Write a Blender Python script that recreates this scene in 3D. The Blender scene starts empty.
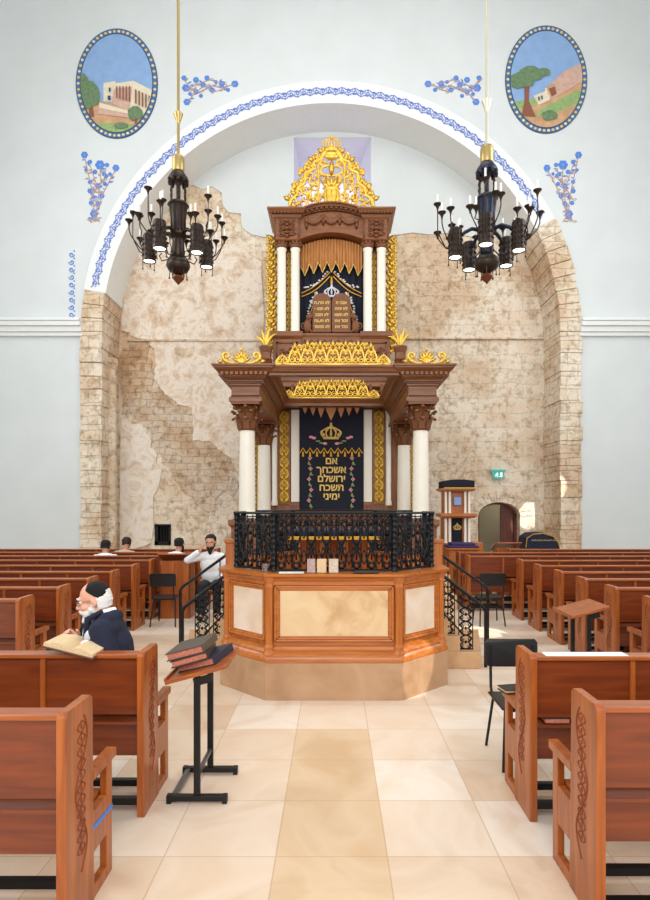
import bpy, bmesh, math, random
from mathutils import Vector, Matrix, Euler, noise
C = bpy.context.scene.collection
random.seed(7)
PI = math.pi

# ------------------------------------------------------------------ camera, world, lights, exposure
F, HX, HY, EYE = 592.0, 334.0, 505.0, 1.87
cam_d = bpy.data.cameras.new('camera'); cam = bpy.data.objects.new('camera', cam_d); C.objects.link(cam)
cam.location = (0, 0, EYE); cam.rotation_euler = (PI/2, 0, 0)
cam_d.sensor_fit = 'VERTICAL'; cam_d.sensor_height = 36; cam_d.sensor_width = 26
cam_d.lens = F/900*36; cam_d.shift_x = -(HX-325)/900; cam_d.shift_y = (HY-450)/900
cam_d.clip_start = 0.05; cam_d.clip_end = 200
bpy.context.scene.camera = cam
W = bpy.data.worlds.new('daylight'); bpy.context.scene.world = W; W.use_nodes = True
W.node_tree.nodes['Background'].inputs[0].default_value = (0.93, 0.96, 1.0, 1)
W.node_tree.nodes['Background'].inputs[1].default_value = 1.15
vs = bpy.context.scene.view_settings
vs.view_transform = 'Standard'; vs.look = 'None'; vs.gamma = 1; vs.use_curve_mapping = False
vs.exposure = -0.08

def area(name, loc, target, sx, sy, power, col=(1, 1, 1)):
    d = bpy.data.lights.new(name, 'AREA'); d.shape = 'RECTANGLE'; d.size = sx; d.size_y = sy
    d.energy = power; d.color = col
    o = bpy.data.objects.new(name, d); C.objects.link(o); o.location = loc
    o.rotation_euler = (Vector(target)-Vector(loc)).to_track_quat('-Z', 'Y').to_euler()
    return o
def spot(name, loc, target, power, angle, blend=.15, size=.02, col=(1, .97, .9)):
    d = bpy.data.lights.new(name, 'SPOT'); d.energy = power; d.spot_size = angle; d.spot_blend = blend
    d.shadow_soft_size = size; d.color = col
    o = bpy.data.objects.new(name, d); C.objects.link(o); o.location = loc
    o.rotation_euler = (Vector(target)-Vector(loc)).to_track_quat('-Z', 'Y').to_euler()
# added area fills, all unseen: both sides, overhead and behind the camera
area('window_daylight_west', (-8.6, 8, 9.2), (2, 11, 3), 5, 5, 380, (.95, .98, 1))
area('window_daylight_east', (8.6, 8, 9.2), (-2, 11, 3), 5, 5, 380, (.95, .98, 1))
area('drum_daylight', (0, 7.5, 16.0), (0, 9, 0), 8, 8, 480, (1, .99, .96))
area('gallery_daylight', (0, -5.5, 6.5), (0, 9, 3.0), 9, 5, 900, (1, .97, .93))
d_ = bpy.data.lights.new('corridor_lamp', 'POINT'); d_.energy = 45; d_.shadow_soft_size = .15; d_.color = (1, .95, .85)  # added point light to brighten the corridor, no fitting hangs there
o_ = bpy.data.objects.new('corridor_lamp', d_); C.objects.link(o_); o_.location = (5.3, 18.6, 2.6)
# narrow added spot lights in place of assumed sunbeams, no window is built there
spot('sunbeam_wall', (8.4, 4, 9.5), (5.62, 16.95, 1.60), 14000, math.radians(2.6), .25)
spot('sunbeam_floor', (8.4, 4, 9.5), (2.1, 8.75, 0.0), 9000, math.radians(3.6), .25)
spot('sunbeam_bimah', (8.4, 1.0, 9.5), (.86, 5.82, 0.33), 7000, math.radians(2.3), .25)

# ------------------------------------------------------------------ materials
def hexc(h):
    h = h.lstrip('#'); v = [int(h[i:i+2], 16)/255 for i in (0, 2, 4)]
    return tuple(((c+.055)/1.055)**2.4 if c > .04045 else c/12.92 for c in v)+(1,)
def newmat(name):
    m = bpy.data.materials.new(name); m.use_nodes = True
    return m, m.node_tree, m.node_tree.nodes['Principled BSDF']
def plain(name, col, rough=.6, metal=0.0, var=.0, scale=8, bump=0, emit=None, es=0, bscale=None, coat=0):
    m, t, b = newmat(name); N, L = t.nodes, t.links
    c = hexc(col)
    b.inputs['Base Color'].default_value = c; b.inputs['Roughness'].default_value = rough
    b.inputs['Metallic'].default_value = metal; b.inputs['Coat Weight'].default_value = coat
    tc = N.new('ShaderNodeTexCoord')
    nz = N.new('ShaderNodeTexNoise'); nz.inputs['Scale'].default_value = scale; nz.inputs['Detail'].default_value = 4
    L.new(tc.outputs['Object'], nz.inputs['Vector'])
    mp = N.new('ShaderNodeMapRange'); L.new(nz.outputs['Fac'], mp.inputs['Value'])
    v = var if var else .05
    mp.inputs['From Min'].default_value = .25; mp.inputs['From Max'].default_value = .75
    mp.inputs['To Min'].default_value = 1-v; mp.inputs['To Max'].default_value = 1+v
    mx = N.new('ShaderNodeVectorMath'); mx.operation = 'SCALE'; mx.inputs[0].default_value = c[:3]
    L.new(mp.outputs['Result'], mx.inputs['Scale']); L.new(mx.outputs['Vector'], b.inputs['Base Color'])
    if bump:
        n2 = N.new('ShaderNodeTexNoise'); n2.inputs['Scale'].default_value = bscale or scale*3
        L.new(tc.outputs['Object'], n2.inputs['Vector'])
        bp = N.new('ShaderNodeBump'); bp.inputs['Strength'].default_value = bump; bp.inputs['Distance'].default_value = .02
        L.new(n2.outputs['Fac'], bp.inputs['Height']); L.new(bp.outputs['Normal'], b.inputs['Normal'])
    if emit:
        b.inputs['Emission Color'].default_value = hexc(emit); b.inputs['Emission Strength'].default_value = es
    return m
def ramp(N, stops):
    r = N.new('ShaderNodeValToRGB'); e = r.color_ramp.elements
    e[0].position, e[0].color = stops[0][0], hexc(stops[0][1])
    e[1].position, e[1].color = stops[-1][0], hexc(stops[-1][1])
    for p, c in stops[1:-1]:
        x = e.new(p); x.color = hexc(c)
    return r
def wood(name, dark, light, rough=.35, axis=0, coat=.25, scale=1.0):
    m, t, b = newmat(name); N, L = t.nodes, t.links
    tc = N.new('ShaderNodeTexCoord'); mp = N.new('ShaderNodeMapping')
    s = [14*scale]*3; s[axis] = 1.1*scale
    mp.inputs['Scale'].default_value = s; L.new(tc.outputs['Object'], mp.inputs['Vector'])
    nz = N.new('ShaderNodeTexNoise'); nz.inputs['Scale'].default_value = 1.6; nz.inputs['Detail'].default_value = 6
    nz.inputs['Distortion'].default_value = .6; L.new(mp.outputs['Vector'], nz.inputs['Vector'])
    r = ramp(N, [(.3, dark), (.7, light)]); L.new(nz.outputs['Fac'], r.inputs['Fac'])
    L.new(r.outputs['Color'], b.inputs['Base Color'])
    b.inputs['Roughness'].default_value = rough; b.inputs['Coat Weight'].default_value = coat; b.inputs['Coat Roughness'].default_value = .25
    bp = N.new('ShaderNodeBump'); bp.inputs['Strength'].default_value = .08; bp.inputs['Distance'].default_value = .01
    L.new(nz.outputs['Fac'], bp.inputs['Height']); L.new(bp.outputs['Normal'], b.inputs['Normal'])
    return m
def marble(name, stops, scale=3, rough=.3, vein=None):
    m, t, b = newmat(name); N, L = t.nodes, t.links
    tc = N.new('ShaderNodeTexCoord')
    nz = N.new('ShaderNodeTexNoise'); nz.inputs['Scale'].default_value = scale; nz.inputs['Detail'].default_value = 8
    nz.inputs['Distortion'].default_value = 1.2; L.new(tc.outputs['Object'], nz.inputs['Vector'])
    r = ramp(N, stops); L.new(nz.outputs['Fac'], r.inputs['Fac']); L.new(r.outputs['Color'], b.inputs['Base Color'])
    b.inputs['Roughness'].default_value = rough
    return m
def stone_wall(name, ring=False, bw=.85, bh=.42, mortar='#c4b19a', bump=.7):
    m, t, b = newmat(name); N, L = t.nodes, t.links
    tc = N.new('ShaderNodeTexCoord'); sx = N.new('ShaderNodeSeparateXYZ'); L.new(tc.outputs['Object'], sx.inputs[0])
    cb = N.new('ShaderNodeCombineXYZ')
    ad = N.new('ShaderNodeMath'); ad.operation = 'ADD'; L.new(sx.outputs['X'], ad.inputs[0]); L.new(sx.outputs['Y'], ad.inputs[1])
    L.new(ad.outputs[0], cb.inputs['X']); L.new(sx.outputs['Z'], cb.inputs['Y'])
    dn = N.new('ShaderNodeTexNoise'); dn.inputs['Scale'].default_value = 1.6; dn.inputs['Detail'].default_value = 3
    L.new(tc.outputs['Object'], dn.inputs['Vector'])
    ds = N.new('ShaderNodeVectorMath'); ds.operation = 'SCALE'; ds.inputs['Scale'].default_value = .22
    L.new(dn.outputs['Color'], ds.inputs[0])
    dv = N.new('ShaderNodeVectorMath'); L.new(cb.outputs[0], dv.inputs[0]); L.new(ds.outputs[0], dv.inputs[1])
    br = N.new('ShaderNodeTexBrick'); L.new(dv.outputs[0], br.inputs['Vector'])
    br.inputs['Scale'].default_value = 1; br.inputs['Brick Width'].default_value = bw; br.inputs['Row Height'].default_value = bh
    br.inputs['Mortar Size'].default_value = .014; br.inputs['Mortar Smooth'].default_value = .6; br.inputs['Bias'].default_value = 0
    br.inputs['Color1'].default_value = hexc('#f2e7d4'); br.inputs['Color2'].default_value = hexc('#e4d2b8')
    br.inputs['Mortar'].default_value = hexc(mortar)
    # large weathered patches
    n1 = N.new('ShaderNodeTexNoise'); n1.inputs['Scale'].default_value = .55; n1.inputs['Detail'].default_value = 7; n1.inputs['Roughness'].default_value = .62
    L.new(tc.outputs['Object'], n1.inputs['Vector'])
    r1 = ramp(N, [(.38, '#c9a37c'), (.46, '#dec9ae'), (.56, '#f3ebdd'), (.68, '#e5ccb2')]); L.new(n1.outputs['Fac'], r1.inputs['Fac'])
    mx = N.new('ShaderNodeMixRGB'); mx.blend_type = 'MIX'; mx.inputs['Fac'].default_value = .55
    L.new(br.outputs['Color'], mx.inputs[1]); L.new(r1.outputs['Color'], mx.inputs[2])
    # fine blotches
    n2 = N.new('ShaderNodeTexNoise'); n2.inputs['Scale'].default_value = 5.5; n2.inputs['Detail'].default_value = 9; n2.inputs['Roughness'].default_value = .7
    L.new(tc.outputs['Object'], n2.inputs['Vector'])
    r2 = ramp(N, [(.30, '#94775a'), (.42, '#d6c6b2'), (.52, '#ffffff'), (.72, '#f4dfc8')]); L.new(n2.outputs['Fac'], r2.inputs['Fac'])
    m2 = N.new('ShaderNodeMixRGB'); m2.blend_type = 'MULTIPLY'; m2.inputs['Fac'].default_value = .72
    L.new(mx.outputs[0], m2.inputs[1]); L.new(r2.outputs['Color'], m2.inputs[2])
    # hairline cracks
    vo = N.new('ShaderNodeTexVoronoi'); vo.feature = 'DISTANCE_TO_EDGE'; vo.inputs['Scale'].default_value = .33
    n4 = N.new('ShaderNodeTexNoise'); n4.inputs['Scale'].default_value = 2.2; n4.inputs['Detail'].default_value = 6; L.new(tc.outputs['Object'], n4.inputs['Vector'])
    va = N.new('ShaderNodeVectorMath'); L.new(tc.outputs['Object'], va.inputs[0]); L.new(n4.outputs['Color'], va.inputs[1]); L.new(va.outputs[0], vo.inputs['Vector'])
    cr = N.new('ShaderNodeMapRange'); cr.inputs['From Max'].default_value = .012; cr.inputs['To Min'].default_value = .8; cr.inputs['To Max'].default_value = 1
    L.new(vo.outputs['Distance'], cr.inputs['Value'])
    m3 = N.new('ShaderNodeVectorMath'); m3.operation = 'SCALE'; L.new(m2.outputs[0], m3.inputs[0]); L.new(cr.outputs['Result'], m3.inputs['Scale'])
    L.new(m3.outputs[0], b.inputs['Base Color']); b.inputs['Roughness'].default_value = .9
    # bump
    ad2 = N.new('ShaderNodeMath'); ad2.operation = 'MULTIPLY_ADD'; ad2.inputs[1].default_value = -.8
    L.new(br.outputs['Fac'], ad2.inputs[0]); L.new(n2.outputs['Fac'], ad2.inputs[2])
    bp = N.new('ShaderNodeBump'); bp.inputs['Strength'].default_value = bump; bp.inputs['Distance'].default_value = .05
    L.new(ad2.outputs[0], bp.inputs['Height']); L.new(bp.outputs['Normal'], b.inputs['Normal'])
    return m
def floor_mat():
    m, t, b = newmat('limestone floor tiles'); N, L = t.nodes, t.links
    def math_(op, a, bb=None, c=None):
        n = N.new('ShaderNodeMath'); n.operation = op
        for i, v in enumerate((a, bb, c)):
            if v is None: continue
            if isinstance(v, (int, float)): n.inputs[i].default_value = v
            else: L.new(v, n.inputs[i])
        return n.outputs[0]
    tc = N.new('ShaderNodeTexCoord'); s = N.new('ShaderNodeSeparateXYZ'); L.new(tc.outputs['Object'], s.inputs[0])
    u = math_('DIVIDE', math_('ADD', s.outputs['X'], .31), .594); v = math_('DIVIDE', math_('SUBTRACT', s.outputs['Y'], 3.745), .597)
    fu, fv = math_('FLOOR', u), math_('FLOOR', v)
    cu, cv = math_('FRACT', u), math_('FRACT', v)
    cb = N.new('ShaderNodeCombineXYZ'); L.new(fu, cb.inputs[0]); L.new(fv, cb.inputs[1])
    wn = N.new('ShaderNodeTexWhiteNoise'); wn.noise_dimensions = '2D'; L.new(cb.outputs[0], wn.inputs['Vector'])
    r = ramp(N, [(0, '#d9c0a6'), (.35, '#e1ccb5'), (.7, '#e6d5c2'), (1, '#ebdecf')]); L.new(wn.outputs['Value'], r.inputs['Fac'])
    # the browner slabs laid down the middle of the aisle
    mid = math_('MULTIPLY', math_('COMPARE', fu, 0, .2), math_('LESS_THAN', fv, 1.5))
    mx0 = N.new('ShaderNodeMixRGB'); L.new(mid, mx0.inputs[0]); L.new(r.outputs['Color'], mx0.inputs[1]); mx0.inputs[2].default_value = hexc('#d8be9d')
    nz = N.new('ShaderNodeTexNoise'); nz.inputs['Scale'].default_value = 1.3; nz.inputs['Detail'].default_value = 8; nz.inputs['Distortion'].default_value = 1.5
    L.new(tc.outputs['Object'], nz.inputs['Vector'])
    r2 = ramp(N, [(.3, '#ecdfd0'), (.5, '#ffffff'), (.7, '#f6ebde')]); L.new(nz.outputs['Fac'], r2.inputs['Fac'])
    mx = N.new('ShaderNodeMixRGB'); mx.blend_type = 'MULTIPLY'; mx.inputs[0].default_value = .8
    L.new(mx0.outputs[0], mx.inputs[1]); L.new(r2.outputs[0], mx.inputs[2])
    e = math_('MINIMUM', math_('MINIMUM', cu, math_('SUBTRACT', 1, cu)), math_('MINIMUM', cv, math_('SUBTRACT', 1, cv)))
    line = math_('LESS_THAN', e, .006)
    mx2 = N.new('ShaderNodeMixRGB'); L.new(math_('MULTIPLY', line, .55), mx2.inputs[0]); L.new(mx.outputs[0], mx2.inputs[1]); mx2.inputs[2].default_value = hexc('#b0906a')
    L.new(mx2.outputs[0], b.inputs['Base Color']); b.inputs['Roughness'].default_value = .38
    return m

M = dict(
    plaster=plain('white plaster', '#d9dede', .85, var=.035, scale=1.2, bump=.1, bscale=6),
    white=plain('white painted moulding', '#e9ebe9', .7, var=.02),
    niche=plain('lavender white plaster', '#e2e0ef', .8, var=.02),
    stone=stone_wall('weathered limestone masonry', mortar='#d3c3ae', bump=.5),
    pier=stone_wall('limestone pier blocks', bw=.62, bh=.36),
    floor=floor_mat(),
    pew=wood('red brown pew wood', '#843c10', '#b05d20', .38, 0),
    pewz=wood('red brown pew wood upright', '#863e0f', '#b26022', .38, 2),
    pewdark=wood('dark pew back wood', '#64280d', '#823a13', .35, 0),
    carve=plain('carved relief wood', '#84390f', .5),
    bimah=wood('honey brown bimah wood', '#a4551c', '#c97a34', .35, 0),
    bimahz=wood('honey brown bimah wood upright', '#a4551c', '#c67632', .35, 2),
    ark=wood('walnut ark wood', '#663816', '#8f5528', .45, 0, .15),
    arkz=wood('walnut ark wood upright', '#663816', '#8f5528', .45, 2, .15),
    arkcarve=plain('carved walnut', '#74431f', .5, var=.2, scale=20),
    gold=plain('gilded carving', '#eac052', .34, metal=.6, var=.12, scale=20),
    goldpaint=plain('gold thread', '#e3bf66', .6, var=.08),
    goldband=plain('yellow gold braid', '#e0a81f', .6),
    golddark=plain('dull gilding', '#a8741c', .5, metal=.3, var=.2, scale=15),
    cream=plain('cream column stone', '#efe9da', .45, var=.02),
    panel=marble('tan marble panel', [(.3, '#c79f70'), (.5, '#dcbb8e'), (.7, '#e3c99f')], 3),
    panelw=marble('pale marble panel', [(.3, '#ddc3a8'), (.5, '#e6d0b8'), (.7, '#ecdccb')], 3),
    base=marble('brown beige marble base', [(.3, '#a67e5c'), (.5, '#b58e6a'), (.7, '#c09a78')], 2, .25),
    step=marble('beige stone step', [(.3, '#bd9469'), (.7, '#cfa87e')], 3, .4),
    navy=plain('navy velvet', '#0c1024', .85, var=.2, scale=6),
    navycloth=plain('navy cover cloth', '#141a36', .8, var=.2),
    purple=plain('purple cloth', '#3a2a5c', .8, var=.15),
    iron=plain('black wrought iron', '#15171b', .38, metal=.5),
    black=plain('black powder coated steel', '#121314', .4, metal=.3),
    bplastic=plain('black plastic', '#141416', .4),
    bronze=plain('dark bronze', '#32241b', .4, metal=.5, var=.25, scale=30),
    bronzeb=plain('blue black iron', '#2a3040', .4, metal=.6, var=.25, scale=30),
    brass=plain('polished brass', '#b39a62', .35, metal=.7),
    copper=plain('copper finial', '#7c4a30', .4, metal=.7),
    candle=plain('white candle', '#f2f0ea', .6),
    lens=plain('lit lamp lens', '#ffffff', .5, emit='#fff4e0', es=6),
    pink=plain('pink silk', '#d98ca4', .7), green=plain('green silk', '#7d9a4a', .7),
    silver=plain('silver thread', '#d6d4da', .6),
    valance=wood('orange brown fabric', '#b87a42', '#d9a468', .7, 2, 0, 1.5),
    peach=plain('peach fringe', '#e0a070', .7),
    paper=plain('white paper', '#f1efe9', .8), pages=plain('yellowed pages', '#d8bd94', .8, var=.1, scale=60),
    redpages=plain('red sprinkled page edges', '#b8705a', .8, var=.35, scale=90),
    bookblack=plain('dark brown leather', '#2a2320', .5, var=.1), booktop=plain('grey brown leather', '#4a4038', .45, var=.1), bookblue=plain('blue black leather', '#20253a', .5), bookred=plain('red book cloth', '#7a2018', .6),
    bookbrown=plain('brown leather', '#5d3620', .5),
    skin=plain('skin', '#e0a68a', .55, var=.04), skin2=plain('tanned skin', '#c98f70', .55, var=.04),
    whitehair=plain('white hair', '#e4e0dc', .9, var=.1, scale=60, bump=.6, bscale=90), blackhair=plain('black hair', '#15110f', .8, var=.2, scale=60, bump=.5, bscale=90),
    brownhair=plain('dark brown hair', '#2e2018', .8, var=.2, scale=60, bump=.5, bscale=90),
    suit=plain('navy suit cloth', '#121830', .85, var=.08), shirt=plain('white shirt cloth', '#eceef0', .8), beige=plain('beige shirt cloth', '#cbb195', .8),
    trousers=plain('black trouser cloth', '#17171b', .85), velvet=plain('black velvet', '#0e0e12', .95), eye=plain('eye white', '#eeeae4', .3), iris=plain('dark iris', '#2a1c14', .3),
    glassm=None,
    dark=plain('dark opening', '#0c0b0b', .9), doorwood=wood('dark red door wood', '#4f2416', '#6c3420', .5, 2), corridor=plain('grey green corridor wall', '#8a8470', .8),
    bluep=plain('blue fresco paint', '#5585d6', .8, var=.15, scale=20), bluel=plain('pale blue fresco paint', '#8aa8dc', .8), brownp=plain('rose brown fresco paint', '#b4968c', .8),
    sky=plain('fresco sky', '#8bacd8', .8, var=.1, scale=4), greenp=plain('fresco leaf green', '#6a8460', .8, var=.3, scale=12), greenl=plain('fresco grass', '#92ad70', .8, var=.2, scale=9),
    rose=plain('fresco rose stone', '#cda898', .8, var=.15, scale=8), creamp=plain('fresco cream stone', '#e2d6bc', .8, var=.1, scale=10), trunkp=plain('fresco trunk', '#8a5644', .8), hillp=plain('fresco tan hill', '#c99e78', .8, var=.2, scale=6),
    slate=plain('fresco dark blue', '#35506e', .8), signg=plain('green sign panel', '#3f9a90', .5, emit='#5fb0a8', es=.4), signw=plain('white sign mark', '#e8fff8', .5, emit='#e8fff8', es=.8),
    blueline=plain('blue tape', '#2f7fe0', .6), metalrail=plain('grey steel', '#6a6c70', .35, metal=.8),
)
def glass():
    m, t, b = newmat('clear glass'); b.inputs['Transmission Weight'].default_value = .95; b.inputs['Roughness'].default_value = .03
    b.inputs['Base Color'].default_value = (.93, .95, .96, 1); b.inputs['IOR'].default_value = 1.3
    return m
M['glassm'] = glass()
def daylight_pane():
    m, t, b = newmat('daylit window glass'); b.inputs['Base Color'].default_value = hexc('#d8d8ee')
    b.inputs['Emission Color'].default_value = hexc('#d6d4ec'); b.inputs['Emission Strength'].default_value = .8
    return m
M['pane'] = daylight_pane()

# ------------------------------------------------------------------ mesh helpers
def origin_of(p):
    v = Vector((0, 0, 0))
    while p is not None:
        v += p.location; p = p.parent
    return v
class MB:
    def __init__(s): s.v = []; s.f = []; s.m = []; s.cur = 0
    def add(s, vs, fs):
        o = len(s.v); s.v += [Vector(p) for p in vs]
        s.f += [tuple(i+o for i in f) for f in fs]; s.m += [s.cur]*len(fs)
    def box(s, x0, x1, y0, y1, z0, z1, rot=None, piv=None):
        if x0 > x1: x0, x1 = x1, x0
        vs = [Vector((x, y, z)) for z in (z0, z1) for y in (y0, y1) for x in (x0, x1)]
        if rot is not None:
            piv = Vector(piv) if piv is not None else Vector(((x0+x1)/2, (y0+y1)/2, (z0+z1)/2))
            vs = [piv+rot@(p-piv) for p in vs]
        s.add(vs, [(0, 2, 3, 1), (4, 5, 7, 6), (0, 1, 5, 4), (2, 6, 7, 3), (0, 4, 6, 2), (1, 3, 7, 5)])
    def tube(s, pts, r, seg=6, flat=None, cap=True, closed=False):
        pts = [Vector(p) for p in pts]; n = len(pts)
        rs = r if isinstance(r, (list, tuple)) else [r]*n
        up = None; rings = []
        for i, p in enumerate(pts):
            if closed: d = pts[(i+1) % n]-pts[i-1]
            else: d = pts[min(i+1, n-1)]-pts[max(i-1, 0)]
            if d.length < 1e-9: d = Vector((0, 0, 1))
            d.normalize()
            if flat is not None: a = Vector(flat); a = (a-d*a.dot(d)); a = a.normalized() if a.length > 1e-4 else d.orthogonal().normalized()
            elif up is None: a = d.orthogonal().normalized()
            else: a = up-d*up.dot(d); a = a.normalized() if a.length > 1e-6 else d.orthogonal().normalized()
            up = a; b = d.cross(a)
            rings.append([p+(a*math.cos(2*PI*k/seg)+b*math.sin(2*PI*k/seg))*rs[i] for k in range(seg)])
        vs = [v for rg in rings for v in rg]; fs = []
        for i in range(n if closed else n-1):
            j = (i+1) % n
            for k in range(seg):
                fs.append((i*seg+k, i*seg+(k+1) % seg, j*seg+(k+1) % seg, j*seg+k))
        if cap and not closed: fs += [tuple(range(seg-1, -1, -1)), tuple((n-1)*seg+k for k in range(seg))]
        s.add(vs, fs)
    def lathe(s, prof, c, seg=16, sx=1, sy=1):
        vs = []; n = len(prof)
        for r, z in prof:
            for k in range(seg):
                a = 2*PI*k/seg; vs.append((c[0]+r*sx*math.cos(a), c[1]+r*sy*math.sin(a), c[2]+z))
        fs = [(i*seg+k, i*seg+(k+1) % seg, (i+1)*seg+(k+1) % seg, (i+1)*seg+k) for i in range(n-1) for k in range(seg)]
        fs += [tuple(range(seg-1, -1, -1)), tuple((n-1)*seg+k for k in range(seg))]
        s.add(vs, fs)
    def ell(s, c, r, seg=12, rings=8, rot=None):
        if not isinstance(r, (tuple, list)): r = (r, r, r)
        c = Vector(c); vs = []; fs = []
        P = [Vector((0, 0, -r[2]))]
        for i in range(1, rings):
            t = -PI/2+PI*i/rings
            for k in range(seg):
                a = 2*PI*k/seg; P.append(Vector((r[0]*math.cos(t)*math.cos(a), r[1]*math.cos(t)*math.sin(a), r[2]*math.sin(t))))
        P.append(Vector((0, 0, r[2])))
        if rot is not None: P = [rot@p for p in P]
        P = [c+p for p in P]
        for k in range(seg): fs.append((0, 1+(k+1) % seg, 1+k))
        for i in range(rings-2):
            for k in range(seg):
                a = 1+i*seg; b2 = a+seg; fs.append((a+k, a+(k+1) % seg, b2+(k+1) % seg, b2+k))
        top = len(P)-1; a = 1+(rings-2)*seg
        for k in range(seg): fs.append((a+k, a+(k+1) % seg, top))
        s.add(P, fs)
    def prism(s, poly, origin, ua, va, na, th):
        """poly in (u,v); extruded th along na from origin"""
        o, ua, va, na = Vector(origin), Vector(ua), Vector(va), Vector(na)
        n = len(poly)
        vs = [o+ua*u+va*v for u, v in poly]+[o+ua*u+va*v+na*th for u, v in poly]
        fs = [tuple(range(n-1, -1, -1)), tuple(range(n, 2*n))]+[(i, (i+1) % n, n+(i+1) % n, n+i) for i in range(n)]
        s.add(vs, fs)
    def capsule(s, a, b, ra, rb, seg=10):
        a, b = Vector(a), Vector(b); d = b-a; L = d.length
        pts = []; rs = []
        dn = d.normalized() if L > 1e-6 else Vector((0, 0, 1))
        for t in (-.98, -.8, -.45): pts.append(a+dn*ra*t); rs.append(ra*math.sqrt(1-t*t))
        pts.append(a); rs.append(ra); pts.append(b); rs.append(rb)
        for t in (.45, .8, .98): pts.append(b+dn*rb*t); rs.append(rb*math.sqrt(1-t*t))
        s.tube(pts, rs, seg)
    def loft(s, rings, capb=True, capt=True):
        n = len(rings[0]); vs = [v for r in rings for v in r]; fs = []
        for i in range(len(rings)-1):
            for k in range(n): fs.append((i*n+k, i*n+(k+1) % n, (i+1)*n+(k+1) % n, (i+1)*n+k))
        if capb: fs.append(tuple(range(n-1, -1, -1)))
        if capt: fs.append(tuple((len(rings)-1)*n+k for k in range(n)))
        s.add(vs, fs)
    def rectloft(s, x0, x1, y0, y1, prof):
        s.loft([[(x0-o, y0-o, z), (x1+o, y0-o, z), (x1+o, y1+o, z), (x0-o, y1+o, z)] for o, z in prof])
    def merge(s, o, mat=None):
        k = len(s.v); s.v += [mat@p for p in o.v] if mat is not None else list(o.v)
        s.f += [tuple(i+k for i in f) for f in o.f]; s.m += o.m
    def build(s, name, mats, parent=None, smooth=False, loc=None, bevel=0, fix=True, **tags):
        if not isinstance(mats, (list, tuple)): mats = [mats]
        me = bpy.data.meshes.new(name)
        off = origin_of(parent) if parent is not None else Vector(loc or (0, 0, 0))
        me.from_pydata([p-off for p in s.v], [], s.f)
        for m in mats: me.materials.append(m)
        if len(mats) > 1: me.polygons.foreach_set('material_index', s.m)
        if fix:
            b = bmesh.new(); b.from_mesh(me); bmesh.ops.recalc_face_normals(b, faces=b.faces)
            if bevel:
                es = [e for e in b.edges if len(e.link_faces) == 2 and e.calc_face_angle(0) > .6]
                bmesh.ops.bevel(b, geom=es, offset=bevel, segments=2, affect='EDGES', clamp_overlap=True, profile=.5)
            b.to_mesh(me); b.free()
        if smooth is True: me.polygons.foreach_set('use_smooth', [True]*len(me.polygons))
        elif smooth: 
            me.polygons.foreach_set('use_smooth', [True]*len(me.polygons)); me.set_sharp_from_angle(angle=smooth)
        me.update()
        o = bpy.data.objects.new(name, me); C.objects.link(o)
        if parent is not None: o.parent = parent
        else: o.location = off
        for k, v in tags.items(): o[k] = v
        return o
def thing(name, label, cat, loc=(0, 0, 0), group=None):
    o = bpy.data.objects.new(name, None); C.objects.link(o); o.location = loc; o.empty_display_size = .1
    o['label'] = label; o['category'] = cat
    if group: o['group'] = group
    return o
def tag(o, label, cat, group=None):
    o['label'] = label; o['category'] = cat
    if group: o['group'] = group
    return o
def struct(o): o['kind'] = 'structure'; return o
def dup(root, loc, label, rz=None, group=None):
    r = root.copy(); C.objects.link(r); r.location = loc; r['label'] = label
    if rz is not None: r.rotation_euler = (0, 0, rz)
    if group: r['group'] = group
    def rec(a, b):
        for ch in list(a.children):
            c = ch.copy(); C.objects.link(c); c.parent = b; rec(ch, c)
    rec(root, r); return r
def P(px, py, D): return Vector(((px-HX)/F*D, D, EYE-(py-HY)/F*D))
def textmb(mb, s, size, cx, y, cz, extr=.004, bold=0.0, align='CENTER', depth_dir=-1):
    cu = bpy.data.curves.new('t', 'FONT'); cu.body = s; cu.size = size; cu.align_x = align; cu.align_y = 'CENTER'
    cu.extrude = extr; cu.offset = bold; cu.resolution_u = 2
    o = bpy.data.objects.new('t', cu); C.objects.link(o)
    bpy.context.view_layer.update()
    me = bpy.data.meshes.new_from_object(o.evaluated_get(bpy.context.evaluated_depsgraph_get()))
    vs = [Vector((cx+v.co.x, y-v.co.z, cz+v.co.y)) for v in me.vertices]
    mb.add(vs, [tuple(p.vertices) for p in me.polygons])
    bpy.data.objects.remove(o); bpy.data.curves.remove(cu); bpy.data.meshes.remove(me)
def spiral(cx, cz, R, turns, a0, sgn, y, n=16, r_end=.15):
    return [Vector((cx+R*(1-(1-r_end)*t)*math.cos(a0+sgn*2*PI*turns*t), y, cz+R*(1-(1-r_end)*t)*math.sin(a0+sgn*2*PI*turns*t))) for t in [i/(n-1) for i in range(n)]]
def leaf(mb, p, d, L, w, y, th=.02):
    """pointed leaf lying in the XZ plane"""
    d = Vector((d[0], 0, d[1])).normalized(); q = Vector((-d.z, 0, d.x)); p = Vector((p[0], y, p[1]))
    pts = [(0, 0), (.25, .42), (.55, .5), (.8, .3), (1, 0), (.8, -.3), (.55, -.5), (.25, -.42)]
    rim = [p+d*L*a+q*w*b for a, b in pts]; n = len(rim)
    ctrf = p+d*L*.5+Vector((0, -th, 0)); ctrb = p+d*L*.5+Vector((0, th*.6, 0))
    mb.add(rim+[ctrf, ctrb], [(i, (i+1) % n, n) for i in range(n)]+[((i+1) % n, i, n+1) for i in range(n)])
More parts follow.
